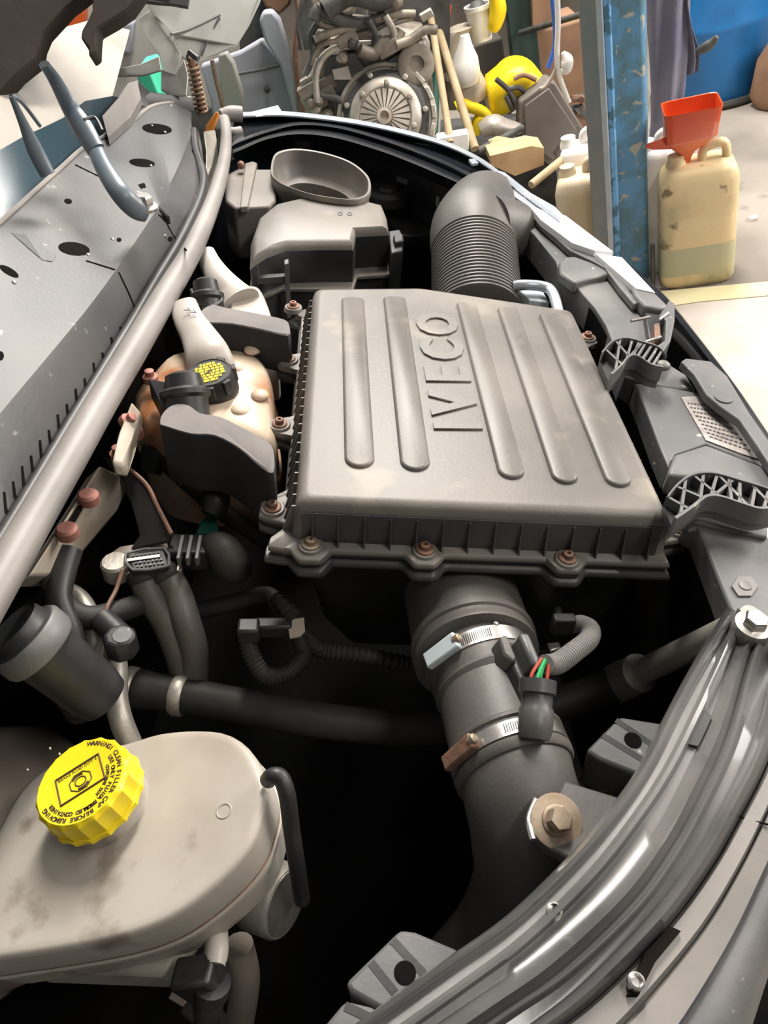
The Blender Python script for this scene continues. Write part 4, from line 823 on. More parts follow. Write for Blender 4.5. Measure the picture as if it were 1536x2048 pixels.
e0 = W(*hp[-1]); dd = (W(1400,1288,-.09)-e0).normalized()
bl = B(); bl.lathe(e0-dd*.012, dd, [(.021, 0), (.0235, .004), (.0235, .012), (.0215, .015), (.0235, .018), (.0235, .030), (.0225, .036), (.0225, .058), (.0165, .064), (.0145, .070), (.0140, .25)], 30); part('pipe_end', bl, alu, bh, label='dull metal crimped pipe end')
for nm, pp, r, m_, lb in (
    ('rusty_metal_pipe', [(216,1270,-.16),(232,1330,-.18),(232,1390,-.19),(242,1440,-.2),(262,1490,-.22)], .0125, alu, 'rusty pale metal pipe curving down behind the brake reservoir'),
    ('bent_metal_pipe', [(120,1180,-.14),(160,1200,-.14),(188,1260,-.15),(190,1330,-.18),(205,1375,-.22),(250,1392,-.24)], .0115, alu, 'dusty metal pipe bending left of the rusty pipe'),
    ('vacuum_hose', [(100,1150,-.10),(130,1210,-.12),(175,1235,-.13),(230,1225,-.14),(290,1205,-.16)], .013, rub, 'black vacuum hose winding under the seal by the round black cap'),
    ('thin_wire', [(245,1140,-.11),(232,1180,-.12),(214,1215,-.12),(206,1250,-.13)], .0025, rust, 'thin rusty rod hanging left of the label plate'),
    ('small_hose', [(140,1100,-.09),(125,1150,-.1),(118,1200,-.11),(140,1260,-.13),(160,1340,-.16)], .014, blk, 'black hose dropping under the firewall flange'),
    ('wiring_loop', [(498,1255,-.16),(500,1300,-.17),(530,1350,-.19),(575,1345,-.19),(606,1310,-.19),(600,1275,-.18),(640,1300,-.2),(720,1310,-.2),(820,1330,-.21)], .0095, rub, 'black corrugated wiring loop hanging in the dark left of the intake hose'),
    ('wiring_branch', [(380,1225,-.2),(450,1210,-.19),(530,1190,-.18),(558,1215,-.17),(585,1250,-.16)], .011, rub, 'black wiring branch leading to the small white tag'),
    ('vent_cable', [(536,1560,-.10),(545,1552,-.09),(562,1556,-.09),(574,1590,-.10),(582,1650,-.13),(592,1720,-.16),(604,1800,-.22)], .0075, blk, 'thin black cable hooking over beside the brake reservoir'),
):
    t = thing(nm, W(*pp[0]), lb, 'cable' if 'wir' in nm or 'cable' in nm else ('pipe' if 'pipe' in nm else 'hose'))
    bl = B(); bl.tube(Wl(pp), r, 12, 8, rib=.08 if nm == 'wiring_loop' else 0, ribn=8 if nm == 'wiring_loop' else 0); part('outer_wall', bl, m_, t)
wt = thing('wiring_plug', W(500, 1255, -.15), 'black wiring plug pair with a small white paper tag', 'connector')
bl = B(); bl.box(W(545, 1255, -.155), U*.022, V*.008, N*.010); bl.box(W(498, 1262, -.15), U*.012, V*.010, N*.012); part('plug_body', bl, blk, wt, bev=.003)
bl = B(); bl.tube(Wl([(552,1195,-.15),(590,1240,-.15)]), [.008, .011], 12, ribn=5, rib=.12); part('bellows', bl, rub, wt)
bl = B(); bl.prism(Wl([(574,1240),(608,1235),(610,1262),(600,1272),(580,1276)], -.148), -N*.002); part('paper_tag', bl, cream, wt, label='small dirty white paper tag')
bl = B(); bl.tube(Wl([(560,1300,-.15),(500,1300,-.15)]), .003); 
bt = thing('hose_tee_bolt', W(245, 1290, -.12), 'black capped bolt fitting above the rusty metal pipe', 'fitting')
bl = B(); bl.tube(Wl([(205,1240,-.13),(235,1268,-.13),(252,1282,-.13)]), .014, 12); part('stem', bl, blk, bt)
bl = B(); bl.lathe(W(246, 1300, -.14), N-U*.0, [(.018, 0), (.018, .02), (.014, .026)], 8); part('bolt_cap', bl, blk, bt, bev=.002)
bl = B(); bl.lathe(W(246, 1274, -.117), N, [(.012, 0), (.010, .004)], 16); part('washer', bl, slam, bt)

# ------------------------------------------------------------------ round black filter top at the left edge
ff = thing('round_filter_cap', D(60, 1290, .80), 'round black ribbed filter cap at the left edge below the seal', 'cap')
fc = D(36, 1262, .74); fa = nv(Z+X*-.35+V*.15)
bl = B(); bl.lathe(fc, fa, [(.026, -.115), (.030, -.10), (.032, -.03), (.0345, -.026), (.0345, -.006), (.031, -.004), (.030, .004), (.028, .008), (.026, .006), (.012, .006)], 36); part('cap_body', bl, blk, ff)
bl = B(); bl.lathe(fc, fa, [(.0375, -.030), (.0395, -.026), (.0395, -.010), (.0365, -.006), (.034, -.006)], 40); part('cap_ring', bl, slam, ff)
fb_ = thing('filter_plug', D(130, 1370, .85), 'black plug and ribbed boot attached below the round filter cap', 'connector')
bl = B(); bl.tube([D(104,1330,.80), D(130,1365,.82), D(150,1395,.84), D(168,1420,.86)], [.022,.020,.017,.015], 16); part('boot', bl, blk, fb_)
for i in range(3): bl = B(); q_ = D(148+i*8, 1388+i*12, .84); d_v = (D(168,1420,.86)-D(130,1365,.82)).normalized(); bl.lathe(q_, d_v, [(.017, 0), (.0205, .003), (.017, .006)], 18); part('boot_ring', bl, rub, fb_)
bl = B(); bl.tube([D(118,1330,.79), D(135,1316,.79), D(158,1320,.80)], .009, 12); part('plug_arm', bl, blk, fb_)
bl = B(); bl.tube([D(172,1380,.84), D(184,1395,.85), D(176,1425,.86), D(162,1432,.86)], .006, 10); solo('pale_tube_end', bl, cream, 'short pale plastic tube end beside the ribbed boot', 'tube')

# ------------------------------------------------------------------ brake booster and fluid reservoir
bb = thing('brake_booster', H(60, 1560, .80), 'big dusty brown brake booster drum behind the brake fluid reservoir', 'brake booster')
bcn = D(40, 1690, .93)
bl = B(); bl.lathe(bcn+Z*-.01, X, [(.02, -.20), (.14, -.19), (.150, -.17), (.155, -.06), (.160, -.055), (.160, -.04), (.152, -.035), (.142, .02), (.11, .06), (.06, .085), (.02, .09)], 56); part('drum', bl, boost, bb, ang=30)
for px, py, k in ((100,1497,.70),(119,1508,.70),(55,1540,.70)):
    bl = B(); bl.ball(D(px, py, k), .0014, N, seg=8, m=4); part('glint_bead', bl, steel, bb)  # bright glints painted as tiny steel beads

ZR = .905
br = thing('brake_fluid_reservoir', H(300, 1700, ZR)-Z*.12, 'white stained brake fluid reservoir with yellow cap at the bottom left', 'reservoir')
ot = [(-130,1800),(-70,1752),(-22,1700),(10,1640),(44,1582),(86,1543),(137,1516),(251,1491),(319,1471),(396,1465),(456,1474),(501,1514),(524,1580),(515,1632),(495,1686),(454,1738),(387,1796),(319,1838),(228,1869),(100,1893),(0,1908),(-60,1916),(-120,1900)]
oh = [H(p[0], p[1], ZR) for p in catmull(ot, 3, True)]
cen = sum(oh, Ve())/len(oh)
def rsc(d, z):                              # outline grown outward by d metres at height z
    o = []; m = len(oh)
    for i in range(m):
        t = (oh[(i+1) % m]-oh[i-1]).normalized(); n_ = t.cross(Z)
        if n_.dot(oh[i]-cen) < 0: n_ = -n_
        o.append(oh[i]+n_*d+Z*z)
    return o
bl = B(); bl.rings([rsc(-.012, -.085), rsc(-.002, -.078), rsc(.000, -.047), rsc(.0045, -.045), rsc(.0045, -.041), rsc(.0015, -.0395), rsc(.0015, -.0365), rsc(.0035, -.035), rsc(.0035, -.006), rsc(.002, -.0015), rsc(-.0015, 0), rsc(-.006, .0002), rsc(-.011, .0004)]); part('tank', bl, white, br, ang=50)
bl = B(); bl.rings([rsc(.0018, -.0392), rsc(.0030, -.0385), rsc(.0018, -.037)], (0, 0)); part('weld_seam', bl, rust, br, label='brown dirt line along the seam')
bl = B(); bl.prism([H(x, y, ZR-.075) for x, y in ((40,1940),(330,1950),(400,1880),(300,1800),(40,1820))], -Z*.045); part('lower_chamber', bl, white, br, bev=.008)
bl = B(); bl.tube([H(448, 1622, ZR+.0004)+Ve((math.cos(a)*.0065, math.sin(a)*.0065, 0)) for a in [i*math.pi/6 for i in range(12)]], .0009, 6, 2, closed=True); part('moulding_ring', bl, white, br)
# neck and cap
nb = H(222, 1625, ZR); 
capc = H(156, 1564, ZR+.048)
nb = Ve((capc.x+.002, capc.y+.001, ZR))
bl = B(); bl.lathe(nb, Z, [(.040, -.002), (.0395, .003), (.0385, .006), (.0385, .026), (.036, .028)], 48); part('neck', bl, white, br)
for i in range(40):
    a = i*2*math.pi/40
    if i % 2: continue
    d = Ve((math.cos(a), math.sin(a), 0)); bl = B(); bl.box(nb+d*.0385+Z*.017, d*.0012, Z.cross(d)*.0018, Z*.004); part('neck_thread', bl, rust, br, smooth=False)
cp_ = B(); R_ = .0445
cp_.lathe(Ve((nb.x, nb.y, ZR+.018)), Z, [(R_-.003, 0, 1), (R_+.001, .001, 1), (R_+.001, .006, 1), (R_-.001, .0065, 1), (R_-.001, .026, 1), (R_-.003, .029, 1), (R_-.005, .030, 0), (R_-.009, .0296, 0)], 108, wob=-.038, wn=18); yc = part('filler_cap', cp_, yel, br, ang=30, label='bright yellow scalloped screw cap with black warning print')
zt = ZR+.018+.0297; cc_ = Ve((nb.x, nb.y, zt)); va = math.radians(28)
xa = Ve((math.cos(va), math.sin(va), 0)); ya = Ve((-math.sin(va), math.cos(va), 0))
def cl(l): return [cc_+xa*p[0]+ya*p[1] for p in l]
so = (-.006*0)
bl = B(); q = cl([(-.021, -.0125), (.020, -.0125), (.021, .0155), (-.020, .0155)]); bl.tube(q, .0012, 6, 1, closed=True); part('print_frame', bl, ink, yc)
o_ = cc_+ya*-.0005
for r_, w_ in ((.0095, .0006), (.0045, .0006)):
    bl = B(); n_s = 8 if r_ > .006 else 20
    bl.tube([o_+(xa*math.cos(i*2*math.pi/n_s+.39)*r_*1.1+ya*math.sin(i*2*math.pi/n_s+.39)*r_) for i in range(n_s)], w_, 6, 1, closed=True); part('print_symbol', bl, ink, yc)
bl = B(); 
for sg in (1, -1):
    pts_ = [o_+(xa*math.cos(t)*.0078+ya*math.sin(t)*.0072) for t in [sg*math.pi*.5+.2+(j-3)*.22 for j in range(7)]]; bl.tube(pts_, .0011, 6, 1)
part('print_symbol', bl, ink, yc)
def arc_text(s, r, a0, size):
    st = .0023*size/.0042
    for i, ch in enumerate(s):
        if ch == ' ': continue
        a = a0-i*st/r*1.12
        d = xa*math.cos(a)+ya*math.sin(a); tn = d.cross(Z)
        text('print_letter', ch, size, ink, yc, cc_+d*r, tn, d, .0002, off=.00022)
text('print_words', 'BRAKE FLUID DOT 4', .0040, ink, yc, cc_+ya*.0125, xa, ya, .0002)
arc_text('WARNING! CLEAN FILLER CAP BEFORE REMOVING', .0355, math.radians(62), .0058)
arc_text('USE ONLY FLUID FROM', .0298, math.radians(10), .0049)
arc_text('A SEALED CONTAINER', .0298, math.radians(-68), .0049)
arc_text('CONFORMS DOT', .0248, math.radians(-5), .0040)

mcyl = thing('master_cylinder', D(560, 1810, .78), 'silvery machined master cylinder end sticking out under the brake reservoir', 'cylinder')
e_ = D(572, 1806, .735); axm = nv(X*.9-V*.45+Z*.05)
bl = B(); bl.lathe(e_-axm*.10, axm, [(.030, 0), (.031, .02), (.032, .06), (.0345, .066), (.0345, .096), (.032, .1), (.024, .1)], 40); part('cylinder_body', bl, alu, mcyl)
bl = B(); bl.lathe(e_-axm*.001, axm, [(.031, 0), (.030, .002), (.027, .0015)], 40); part('end_cap', bl, zinc, mcyl)
rc = thing('reservoir_connector', D(400, 1950, .66), 'black plug connector hanging below the white reservoir spout', 'connector')
bl = B(); bl.tube([D(431,1850,.70), D(433,1895,.665), D(428,1935,.65)], [.011,.0105,.010], 14); part('spout', bl, white, rc, label='white moulded spout')
bl = B(); bl.box(D(402, 1955, .655), X*.018, V*.014+Z*-.004, Z*.020); part('plug_block', bl, blk, rc, bev=.004)
bl = B(); bl.tube([D(428,1918,.655), D(424,1960,.655), D(418,2000,.66), D(412,2050,.67)], [.012,.013,.013,.012], 16); bl.tube([D(425,1965,.645), D(422,1985,.65)], .0155, 16); part('plug_barrel', bl, blk, rc)
bl = B(); bl.tube([D(380,2000,.67), D(400,2020,.67), D(430,2048,.68)], .012, 14); part('plug_lead', bl, blk, rc)
bl = B(); bl.prism([D(350,1970,.69), D(366,1950,.69), D(372,1990,.69), D(368,2015,.69), D(336,1996,.69)], Z*-.01); solo('cream_tab', bl, cream, 'torn cream plastic tab left of the reservoir connector', 'tab', bev=.001)
bl = B(); bl.tube([D(476,1890,.80), D(490,1960,.82), D(480,2040,.85), D(470,2100,.88)], .016, 14); solo('brake_servo_pipe', bl, boost, 'dusty brown pipe dropping under the master cylinder', 'pipe')

# ------------------------------------------------------------------ lift post
g = G(1247, 578); lv = thing('lift_post', g, 'tall flaking blue steel lift post standing behind the front of the van', 'post')
k0 = proj(g); vx = nv((g.x, g.y, 0)); rt = Ve((vx.y, -vx.x, 0)); hgt = 2.6
pw = 104/1541*k0[2]
def pp_(a, d): return g+rt*a*pw+vx*d
bl = B(); bl.prism([pp_(-.12, 0), pp_(.46, .02), pp_(.52, .16), pp_(-.10, .16)], Z*hgt); part('main_face', bl, postm, lv, bev=.012, bseg=3)
bl = B(); bl.prism([pp_(-.14, -.012), pp_(-.02, -.014), pp_(-.02, .03), pp_(-.14, .03)], Z*hgt); part('front_corner', bl, postb, lv, bev=.006)
bl = B(); bl.prism([pp_(-.50, .06), pp_(-.14, .0), pp_(-.10, .05), pp_(-.46, .12)], Z*hgt); part('side_channel', bl, postg, lv, bev=.004)
bl = B(); bl.prism([pp_(-.24, -.004), pp_(-.15, -.02), pp_(-.13, -.01), pp_(-.22, .01)], Z*hgt); part('channel_lip', bl, silver, lv, bev=.002)
bl = B(); bl.prism([pp_(-.7, -.06), pp_(.8, -.04), pp_(.8, .3), pp_(-.7, .3)], Z*.012); part('base_plate', bl, postg, lv)

# ------------------------------------------------------------------ cans right of the post
def can(name, px, py, wpx, toppy, m, label, depth=.17, grp=None, handle=True, band_=None, rot=0):
    g = G(px, py); k = proj(g)[2]; wd = wpx/1541*k/2; vx = nv((g.x, g.y, 0)); vx = Matrix.Rotation(rot, 3, 'Z') @ vx; rt = Ve((vx.y, -vx.x, 0)); c = g+vx*depth/2
    ht = zat(c, toppy); t = thing(name, c, label, 'can', grp)
    def rg(s, z): 
        o = []
        for (a, d) in rr([(-1, -1), (1, -1), (1, 1), (-1, 1)], .45, 4): o.append(c+rt*a*wd*s+vx*d*depth/2*s+Z*z)
        return o
    bl = B(); bl.rings([rg(.9, 0), rg(.97, .012), rg(1, .03), rg(1, ht*.33), rg(.985, ht*.35), rg(1, ht*.37), rg(1, ht*.60), rg(.985, ht*.62), rg(1, ht*.64), rg(1, ht-.05), rg(.93, ht-.018), rg(.8, ht), rg(.5, ht+.004)]); part('can_body', bl, m, t, ang=60)
    if band_: bl = B(); bl.rings([rg(1.004, .05), rg(1.006, .06), rg(1.006, ht*.36), rg(1.004, ht*.37)], (0, 0)); part('stain_band', bl, band_, t, label='greenish lower part where oil shows through')
    if handle:
        bl = B(); bl.tube([c+rt*wd*.1+Z*(ht-.01), c+rt*wd*.15+Z*(ht+.035), c+rt*wd*.62+Z*(ht+.045), c+rt*wd*.72+Z*(ht-.01)], .014, 12); part('handle', bl, m, t)
    bl = B(); bl.lathe(c-rt*wd*.55+Z*(ht-.004), Z, [(.032, 0), (.030, .015), (.026, .022), (.026, .035), (.022, .037)], 20); part('neck', bl, m, t)
    return t, c, wd, ht, rt, vx
jc = can('oil_can', 1396, 574, 138, 322, canm, 'grimy cream plastic can with red funnel in its neck, right of the blue post', .16, None, True, cang, rot=.15)
t_, c_0, wd_, ht_, rt_, vx_ = jc
fn = thing('funnel', c_0-rt_*wd_*.45+Z*(ht_+.02), 'red orange square funnel standing in the cream can', 'funnel')
fo = c_0-rt_*wd_*.30+Z*(ht_+.02)
def sq(s, z, dx=0): return [fo+rt_*(a*s+dx)+vx_*d*s*.8+Z*z for a, d in rr([(-1, -1), (1, -1), (1, 1), (-1, 1)], .3, 3)]
bl = B(); bl.rings([sq(.012, -.04), sq(.014, .0), sq(.024, .02), sq(.072, .065, .005), sq(.075, .07, .01), sq(.080, .155, .012), sq(.083, .157, .012), sq(.083, .152, .012), sq(.074, .09, .012), sq(.02, .03)], (0, 0)); part('funnel_cone', bl, redf, fn, ang=35)
bl = B(); bl.prism([fo+rt_*-.06+Z*.09-vx_*.03, fo+rt_*-.125+Z*.075-vx_*.03, fo+rt_*-.10+Z*.06-vx_*.02, fo+rt_*-.04+Z*.05-vx_*.02], -Z*.012); part('funnel_lip', bl, redf, fn, bev=.003)
can('oil_can', 1318, 552, 62, 296, whitep, 'white plastic can half hidden between the blue post and the cream can', .14, rot=.1)
can('oil_can', 1178, 560, 105, 345, tanp, 'translucent tan can standing left of the blue post', .15, rot=-.1)
can('oil_can', 1175, 520, 80, 288, whitep, 'tall white can behind the tan can left of the blue post', .13, rot=-.1)
gb = G(1306, 578); bl = B(); bl.tube([gb, gb+Z*.17], .008, 10); bl.lathe(gb, Z, [(.02, 0), (.02, .008)], 16); solo('steel_peg', bl, engd, 'short dark upright steel peg at the foot of the blue post', 'peg')

# ------------------------------------------------------------------ drum and overalls
gd = G(1425, 221); kd = proj(gd)[2]; vx = nv((gd.x, gd.y, 0)); R_d = 112/1541*kd; cdm = gd+vx*R_d
dr = thing('plastic_drum', cdm, 'large blue plastic drum standing on the floor at the upper right', 'drum')
bl = B(); bl.lathe(cdm, Z, [(R_d*.97, 0), (R_d, .02), (R_d, .32), (R_d*1.015, .33), (R_d*1.015, .35), (R_d, .36), (R_d, .62), (R_d*1.015, .63), (R_d*1.015, .65), (R_d, .66), (R_d*.98, .92), (R_d*.9, .94)], 48); part('drum_shell', bl, drumm, dr, ang=50)
bl = B(); bl.tube([cdm+Ve((math.cos(a), math.sin(a), 0))*(R_d*1.05)+Z*.02 for a in [i*math.pi/10 for i in range(20)]], .018, 8, 2, closed=True); solo('drum_ring', bl, engd, 'dark grey ring lying around the foot of the blue drum', 'ring')
oy = 3.0
def cstrip(name, prof, m, parent, th=.05):
    """prof: rows (py, xl, xr) of hanging cloth"""
    rings = []
    for (py, xl, xr) in prof:
        l = YY(xl, py, oy); r = YY(xr, py, oy); n = 14; fr = []; bk = []
        for i in range(n+1):
            t = i/n; p = l+(r-l)*t; w_ = math.sin(t*math.pi)**.5*th+.012*math.sin(t*13+py*.01)
            fr.append(p-V*w_)
        for i in range(n, -1, -1):
            t = i/n; bk.append(l+(r-l)*t+V*math.sin(t*math.pi)**.5*th*.6)
        rings.append(fr+bk[1:-1])
    bl = B(); bl.rings(rings); return part(name, bl, m, parent, ang=70)
ov = thing('overalls', YY(1340, 150, oy), 'faded navy overalls hanging down in front of the blue drum', 'overalls')
cstrip('trouser_leg', [(290,1298,1338),(280,1297,1345),(240,1300,1356),(180,1300,1368),(100,1296,1376),(0,1288,1380),(-120,1280,1395),(-260,1280,1420)], cloth, ov)
cstrip('sleeve', [(146,1368,1380),(138,1366,1394),(115,1366,1397),(90,1366,1394),(50,1362,1382),(0,1358,1374),(-60,1350,1370)], cloth, ov, .03)
bl = B(); bl.tube([YY(1390,106,2.98), YY(1412,94,2.96), YY(1425,84,2.95), YY(1434,73,2.94)], [.012,.017,.014,.008], 12); solo('grey_tool_handle', bl, engd, 'dark grey tool handle poking out from the hanging overalls', 'tool handle')
hk = solo('coat_hook', B().tube([YY(1340,-265,oy), YY(1340,-300,oy), g+rt*.1+Z*2.0+vx*0], .008, 8), engd, 'steel hook arm on the blue post above the overalls', 'hook')
bl = B(); gr_ = G(1575, 205); bl.rings([[gr_+Ve((math.cos(a)*r*(1+.15*math.sin(3*a)), math.sin(a)*r, z)) for a in [i*math.pi/6 for i in range(12)]] for r, z in ((.13, 0), (.15, .05), (.13, .2), (.09, .27))]); solo('leather_bag', bl, cardb, 'scuffed brown bag on the floor at the right edge behind the drum', 'bag', bev=.01)
bl = B(); bl.prism([G(1503, 130), G(1560, 130), G(1600, 60), G(1510, 60)], Z*1.2); solo('dark_cabinet', bl, dgreen, 'dark green cabinet side at the top right corner', 'cabinet')

# ------------------------------------------------------------------ clutter heap, centre right
def ybox(name, quad, y, d, m, label, cat, **k):
    bl = B(); bl.prism(Yl(quad, y), V*d); return solo(name, bl, m, label, cat, **k)
def yfloor(quad, y, d):        # polygon on plane y extruded back
    return B().prism(Yl(quad, y), V*d)
def floorbox(name, x0, x1, ytop, y, d, m, label, cat):
    a = YY(x0, ytop, y); c = YY(x1, ytop, y); z = (a.z+c.z)/2; bl = B(); bl.prism([Ve((a.x, y, 0)), Ve((c.x, y, 0)), Ve((c.x, y+d, 0)), Ve((a.x, y+d, 0))], Z*z); return solo(name, bl, m, label, cat, bev=.01)
# support bench / crates hidden low behind the wing that carry the heap
gy = thing('metal_box', YY(1100, 300, 3.35), 'battered grey metal box leaning between yellow cover and blue post', 'box')
bl = yfloor([(1040,205),(1098,160),(1112,166),(1170,262),(1108,338),(1040,290)], 3.3, .10); part('box_shell', bl, gmetal, gy, bev=.008)
bl = yfloor([(1050,212),(1098,176),(1155,262),(1106,322),(1050,282)], 3.29, .02); part('box_face', bl, gmetal, gy, bev=.004)
yc2 = thing('yellow_cover', YY(1030, 190, 3.45), 'bright yellow rounded plastic cover with dark strap in the clutter', 'cover')
def pol(cx, cy, r1, r2, a0, a1, n=14): return [(cx+r1*math.cos(math.radians(a0+(a1-a0)*i/n)), cy-r2*math.sin(math.radians(a0+(a1-a0)*i/n))) for i in range(n+1)]
bl = B(); pf = pol(1046, 188, 52, 58, -12, 140)+[(982,170),(978,200),(984,240),(1036,218),(1040,206)]
yr_ = [YY(*p, 3.42) for p in pf]; cy0 = sum(yr_, Ve())/len(yr_)
bl.rings([[p+V*.16 for p in yr_], [p+V*.03 for p in yr_], yr_, [cy0+(p-cy0)*.88-V*.03 for p in yr_], [cy0+(p-cy0)*.55-V*.045 for p in yr_]]); part('cover_shell', bl, bgyel, yc2, ang=50)
for l in ([(992,158),(1018,182),(1036,216)], [(1018,178),(1040,176),(1058,196)], [(1012,192),(1026,222)]):
    bl = B(); bl.tube([YY(p[0], p[1], 3.36) for p in l], .010, 8); part('strap', bl, engd, yc2)
bl = B(); bl.tube([YY(p[0], p[1], 3.36) for p in ((1028,158),(1048,150),(1072,160))], .009, 8); part('cover_slot', bl, cardb, yc2)
yv = solo('yellow_hose', B().tube([YY(p[0], p[1], 3.4) for p in ((950,268),(956,240),(975,236),(962,222),(940,214),(925,208),(912,214))], .022, 12), bgyel, 'yellow crumpled hose beside the broom handles', 'hose')
bl = B(); bl.tube([YY(p[0], p[1], 3.3) for p in ((962,262),(985,250),(1010,256),(1040,258))], [.04,.055,.05,.03], 14, sy=.7); solo('foil_bag', bl, engl, 'crumpled silvery foil bag under the yellow cover', 'bag')
for nm, q, y, lb in (('timber_block', [(980,312),(1062,292),(1088,296),(1088,330),(1030,352),(982,330)], 2.9, 'pale timber block end lying behind the far wing, front one'),
                     ('timber_block', [(986,300),(1004,292),(1040,298),(1046,306),(1010,318),(988,312)], 3.05, 'pale timber block behind the front timber block')):
    bl = yfloor(q, y, .12); solo(nm, bl, wood, lb, 'timber', 'timber blocks behind the wing', smooth=False)
bl = B(); bl.prism([G(900, 420), G(1120, 420), G(1120, 330), G(900, 340)], Z*.25); solo('low_crate', bl, engd, 'low dark crate hidden behind the wing under the timber blocks', 'crate')
def rod(name, a, b_, ya, yb, r, m, label, cat='broom handle', grp=None):
    t = solo(name, B().tube([YY(*a, ya), YY(*b_, yb)], r, 10), m, label, cat, grp); return t
rod('broom_handle', (1062,370), (1175,278), 2.75, 2.95, .014, pole, 'pale wooden handle leaning low against the blue post')
rod('broom_handle', (846,-40), (950,298), 3.6, 3.0, .016, pole, 'long tan wooden handle leaning right, beside the clutch')
rod('broom_handle', (853,-20), (901,286), 3.5, 3.0, .014, pole, 'wooden handle crossing behind the longest one')
rod('metal_rod', (955,302), (1045,255), 3.1, 3.25, .012, engd, 'thin dark metal rod lying across the clutter under the silvery bag', 'rod')
rod('green_pole', (820,-30), (846,60), 3.7, 3.6, .02, dgreen, 'dark green pole between engine and wooden handles', 'pole')
rod('green_pole', (872,150), (866,280), 3.4, 3.2, .018, tealm, 'faded green pole standing right of the clutch', 'pole')
rod('red_pole', (893,10), (886,60), 3.5, 3.5, .02, redf, 'short red bar between the wooden handles', 'bar')
bl = yfloor([(876,276),(938,266),(938,302),(900,296),(868,286)], 3.0, .06); solo('white_carton', bl, whitep, 'small white carton at the foot of the broom handles', 'carton', bev=.004)
# bottles and rags
def blob(name, rows, y, m, label, cat, th=.06):
    rings = []
    for (py, xl, xr) in rows:
        l = YY(xl, py, y); r = YY(xr, py, y); c = (l+r)/2; rad = (r-l).length/2
        rings.append([c+X*math.cos(t)*rad*(1+.06*math.sin(3*t+py))+V*math.sin(t)*min(th, rad)*(1+.1*math.sin(2*t+py)) for t in [i*math.pi/8 for i in range(16)]])
    return solo(name, B().rings(rings), m, label, cat)
blob('rag_bag', [(210,895,950),(200,888,975),(175,885,975),(150,890,962),(140,905,958)], 3.5, cream, 'beige cloth bundle under the white bag', 'bundle', .12)
blob('white_bag', [(168,905,956),(150,898,962),(120,902,955),(92,915,945),(70,920,938)], 3.45, whitep, 'bright white plastic bag behind the wooden handles', 'bag', .10)
blob('cream_sack', [(140,884,918),(100,880,925),(70,880,940),(55,890,950)], 3.7, cream, 'cream sack behind the white bag', 'sack', .10)
tb = thing('white_tub', YY(964, 82, 3.7), 'round white tub with dark contents on the shelf', 'tub')
c0 = YY(964, 80, 3.7); R_t = 24/1541*proj(c0)[2]
bl = B(); bl.lathe(c0, Z, [(R_t*.85, 0), (R_t, .11), (R_t*1.1, .115), (R_t*1.1, .13), (R_t*.95, .13), (R_t*.9, .10)], 28); part('tub_wall', bl, whitep, tb)
bl = B(); bl.lathe(c0+Z*.11, Z, [(R_t*.92, 0), (R_t*.5, .03), (.01, .035)], 20); part('tub_contents', bl, engd, tb)
bl = B(); bl.tube([YY(992,-10,3.65), YY(996,20,3.65), YY(990,48,3.65), YY(984,62,3.65)], [.03,.035,.03,.02], 12); solo('yellow_bottle', bl, bgyel, 'yellow plastic bottle beside the white tub at the top edge', 'bottle')
sf = thing('shelf_frame', Ve((YY(1035, 0, 3.9).x, 3.94, 0)), 'dark green steel shelf upright behind the yellow cover', 'shelf frame')
a = YY(1004, -60, 3.9); c = YY(1062, -60, 3.9); bl = B(); bl.prism([Ve((a.x, 3.9, 1.9)), Ve((c.x, 3.9, 1.9)), Ve((c.x, 3.9, 0)), Ve((a.x, 3.9, 0))], V*.08); part('upright', bl, dgreen, sf, bev=.004)
for q in ([(1040,66),(1166,28)], [(1040,225),(1170,190)]):
    bl = B(); bl.tube([YY(*q[0], 3.88), YY(*q[1], 3.6)], .012, 10); part('rail', bl, engd, sf)
floorbox('floor_bin', 938, 1006, 84, 4.0, .3, darkwall, 'dark grey bin below the white tub', 'bin')
floorbox('floor_bin', 1068, 1168, 52, 4.0, .3, cardb, 'dark brown bin behind the hanging cables', 'bin')
ybox('cardboard_box', [(1064,-40),(1105,-40),(1105,48),(1066,56)], 3.85, .2, cardb, 'brown cardboard box at the top edge above the brown bin', 'box')
hc = thing('hanging_cable', YY(1110, 60, 3.2), 'pale electric cable hanging down with knotted end right of the yellow cover', 'cable')
bl = B(); bl.tube([YY(p[0], p[1], 3.2) for p in ((1112,-60),(1116,40),(1114,110),(1118,150),(1132,190),(1138,205))], .010, 10); part('pale_lead', bl, whitep, hc)
bl = B(); bl.tube([YY(p[0], p[1], 3.2) for p in ((1118,120),(1106,150),(1092,172),(1080,178))], .007, 10); part('plug_lead', bl, cream, hc)
bl = B(); bl.tube([YY(p[0], p[1], 3.18) for p in ((1126,105),(1134,120),(1132,138),(1122,142))], [.008,.022,.02,.008], 12); part('cable_knot', bl, whitep, hc)
bl = B(); bl.tube([YY(p[0], p[1], 3.25) for p in ((1098,-60),(1108,30),(1110,90),(1096,136))], .009, 10); solo('blue_cable', bl, bluecab, 'blue cable hanging beside the pale electric cable', 'cable')
rk = thing('scrap_metal', YY(1150, 210, 3.45), 'rusty tangle of scrap metal between the grey box and the blue post', 'scrap')
for i in range(6):
    x = 1138+i*5; y = 195+rnd.uniform(-5, 40); bl = B(); bl.tube([YY(x, y, 3.4), YY(x+rnd.uniform(8, 26), y+rnd.uniform(-20, 14), 3.45)], .013, 8); part('scrap_bar', bl, rust if i % 2 else engd, rk)

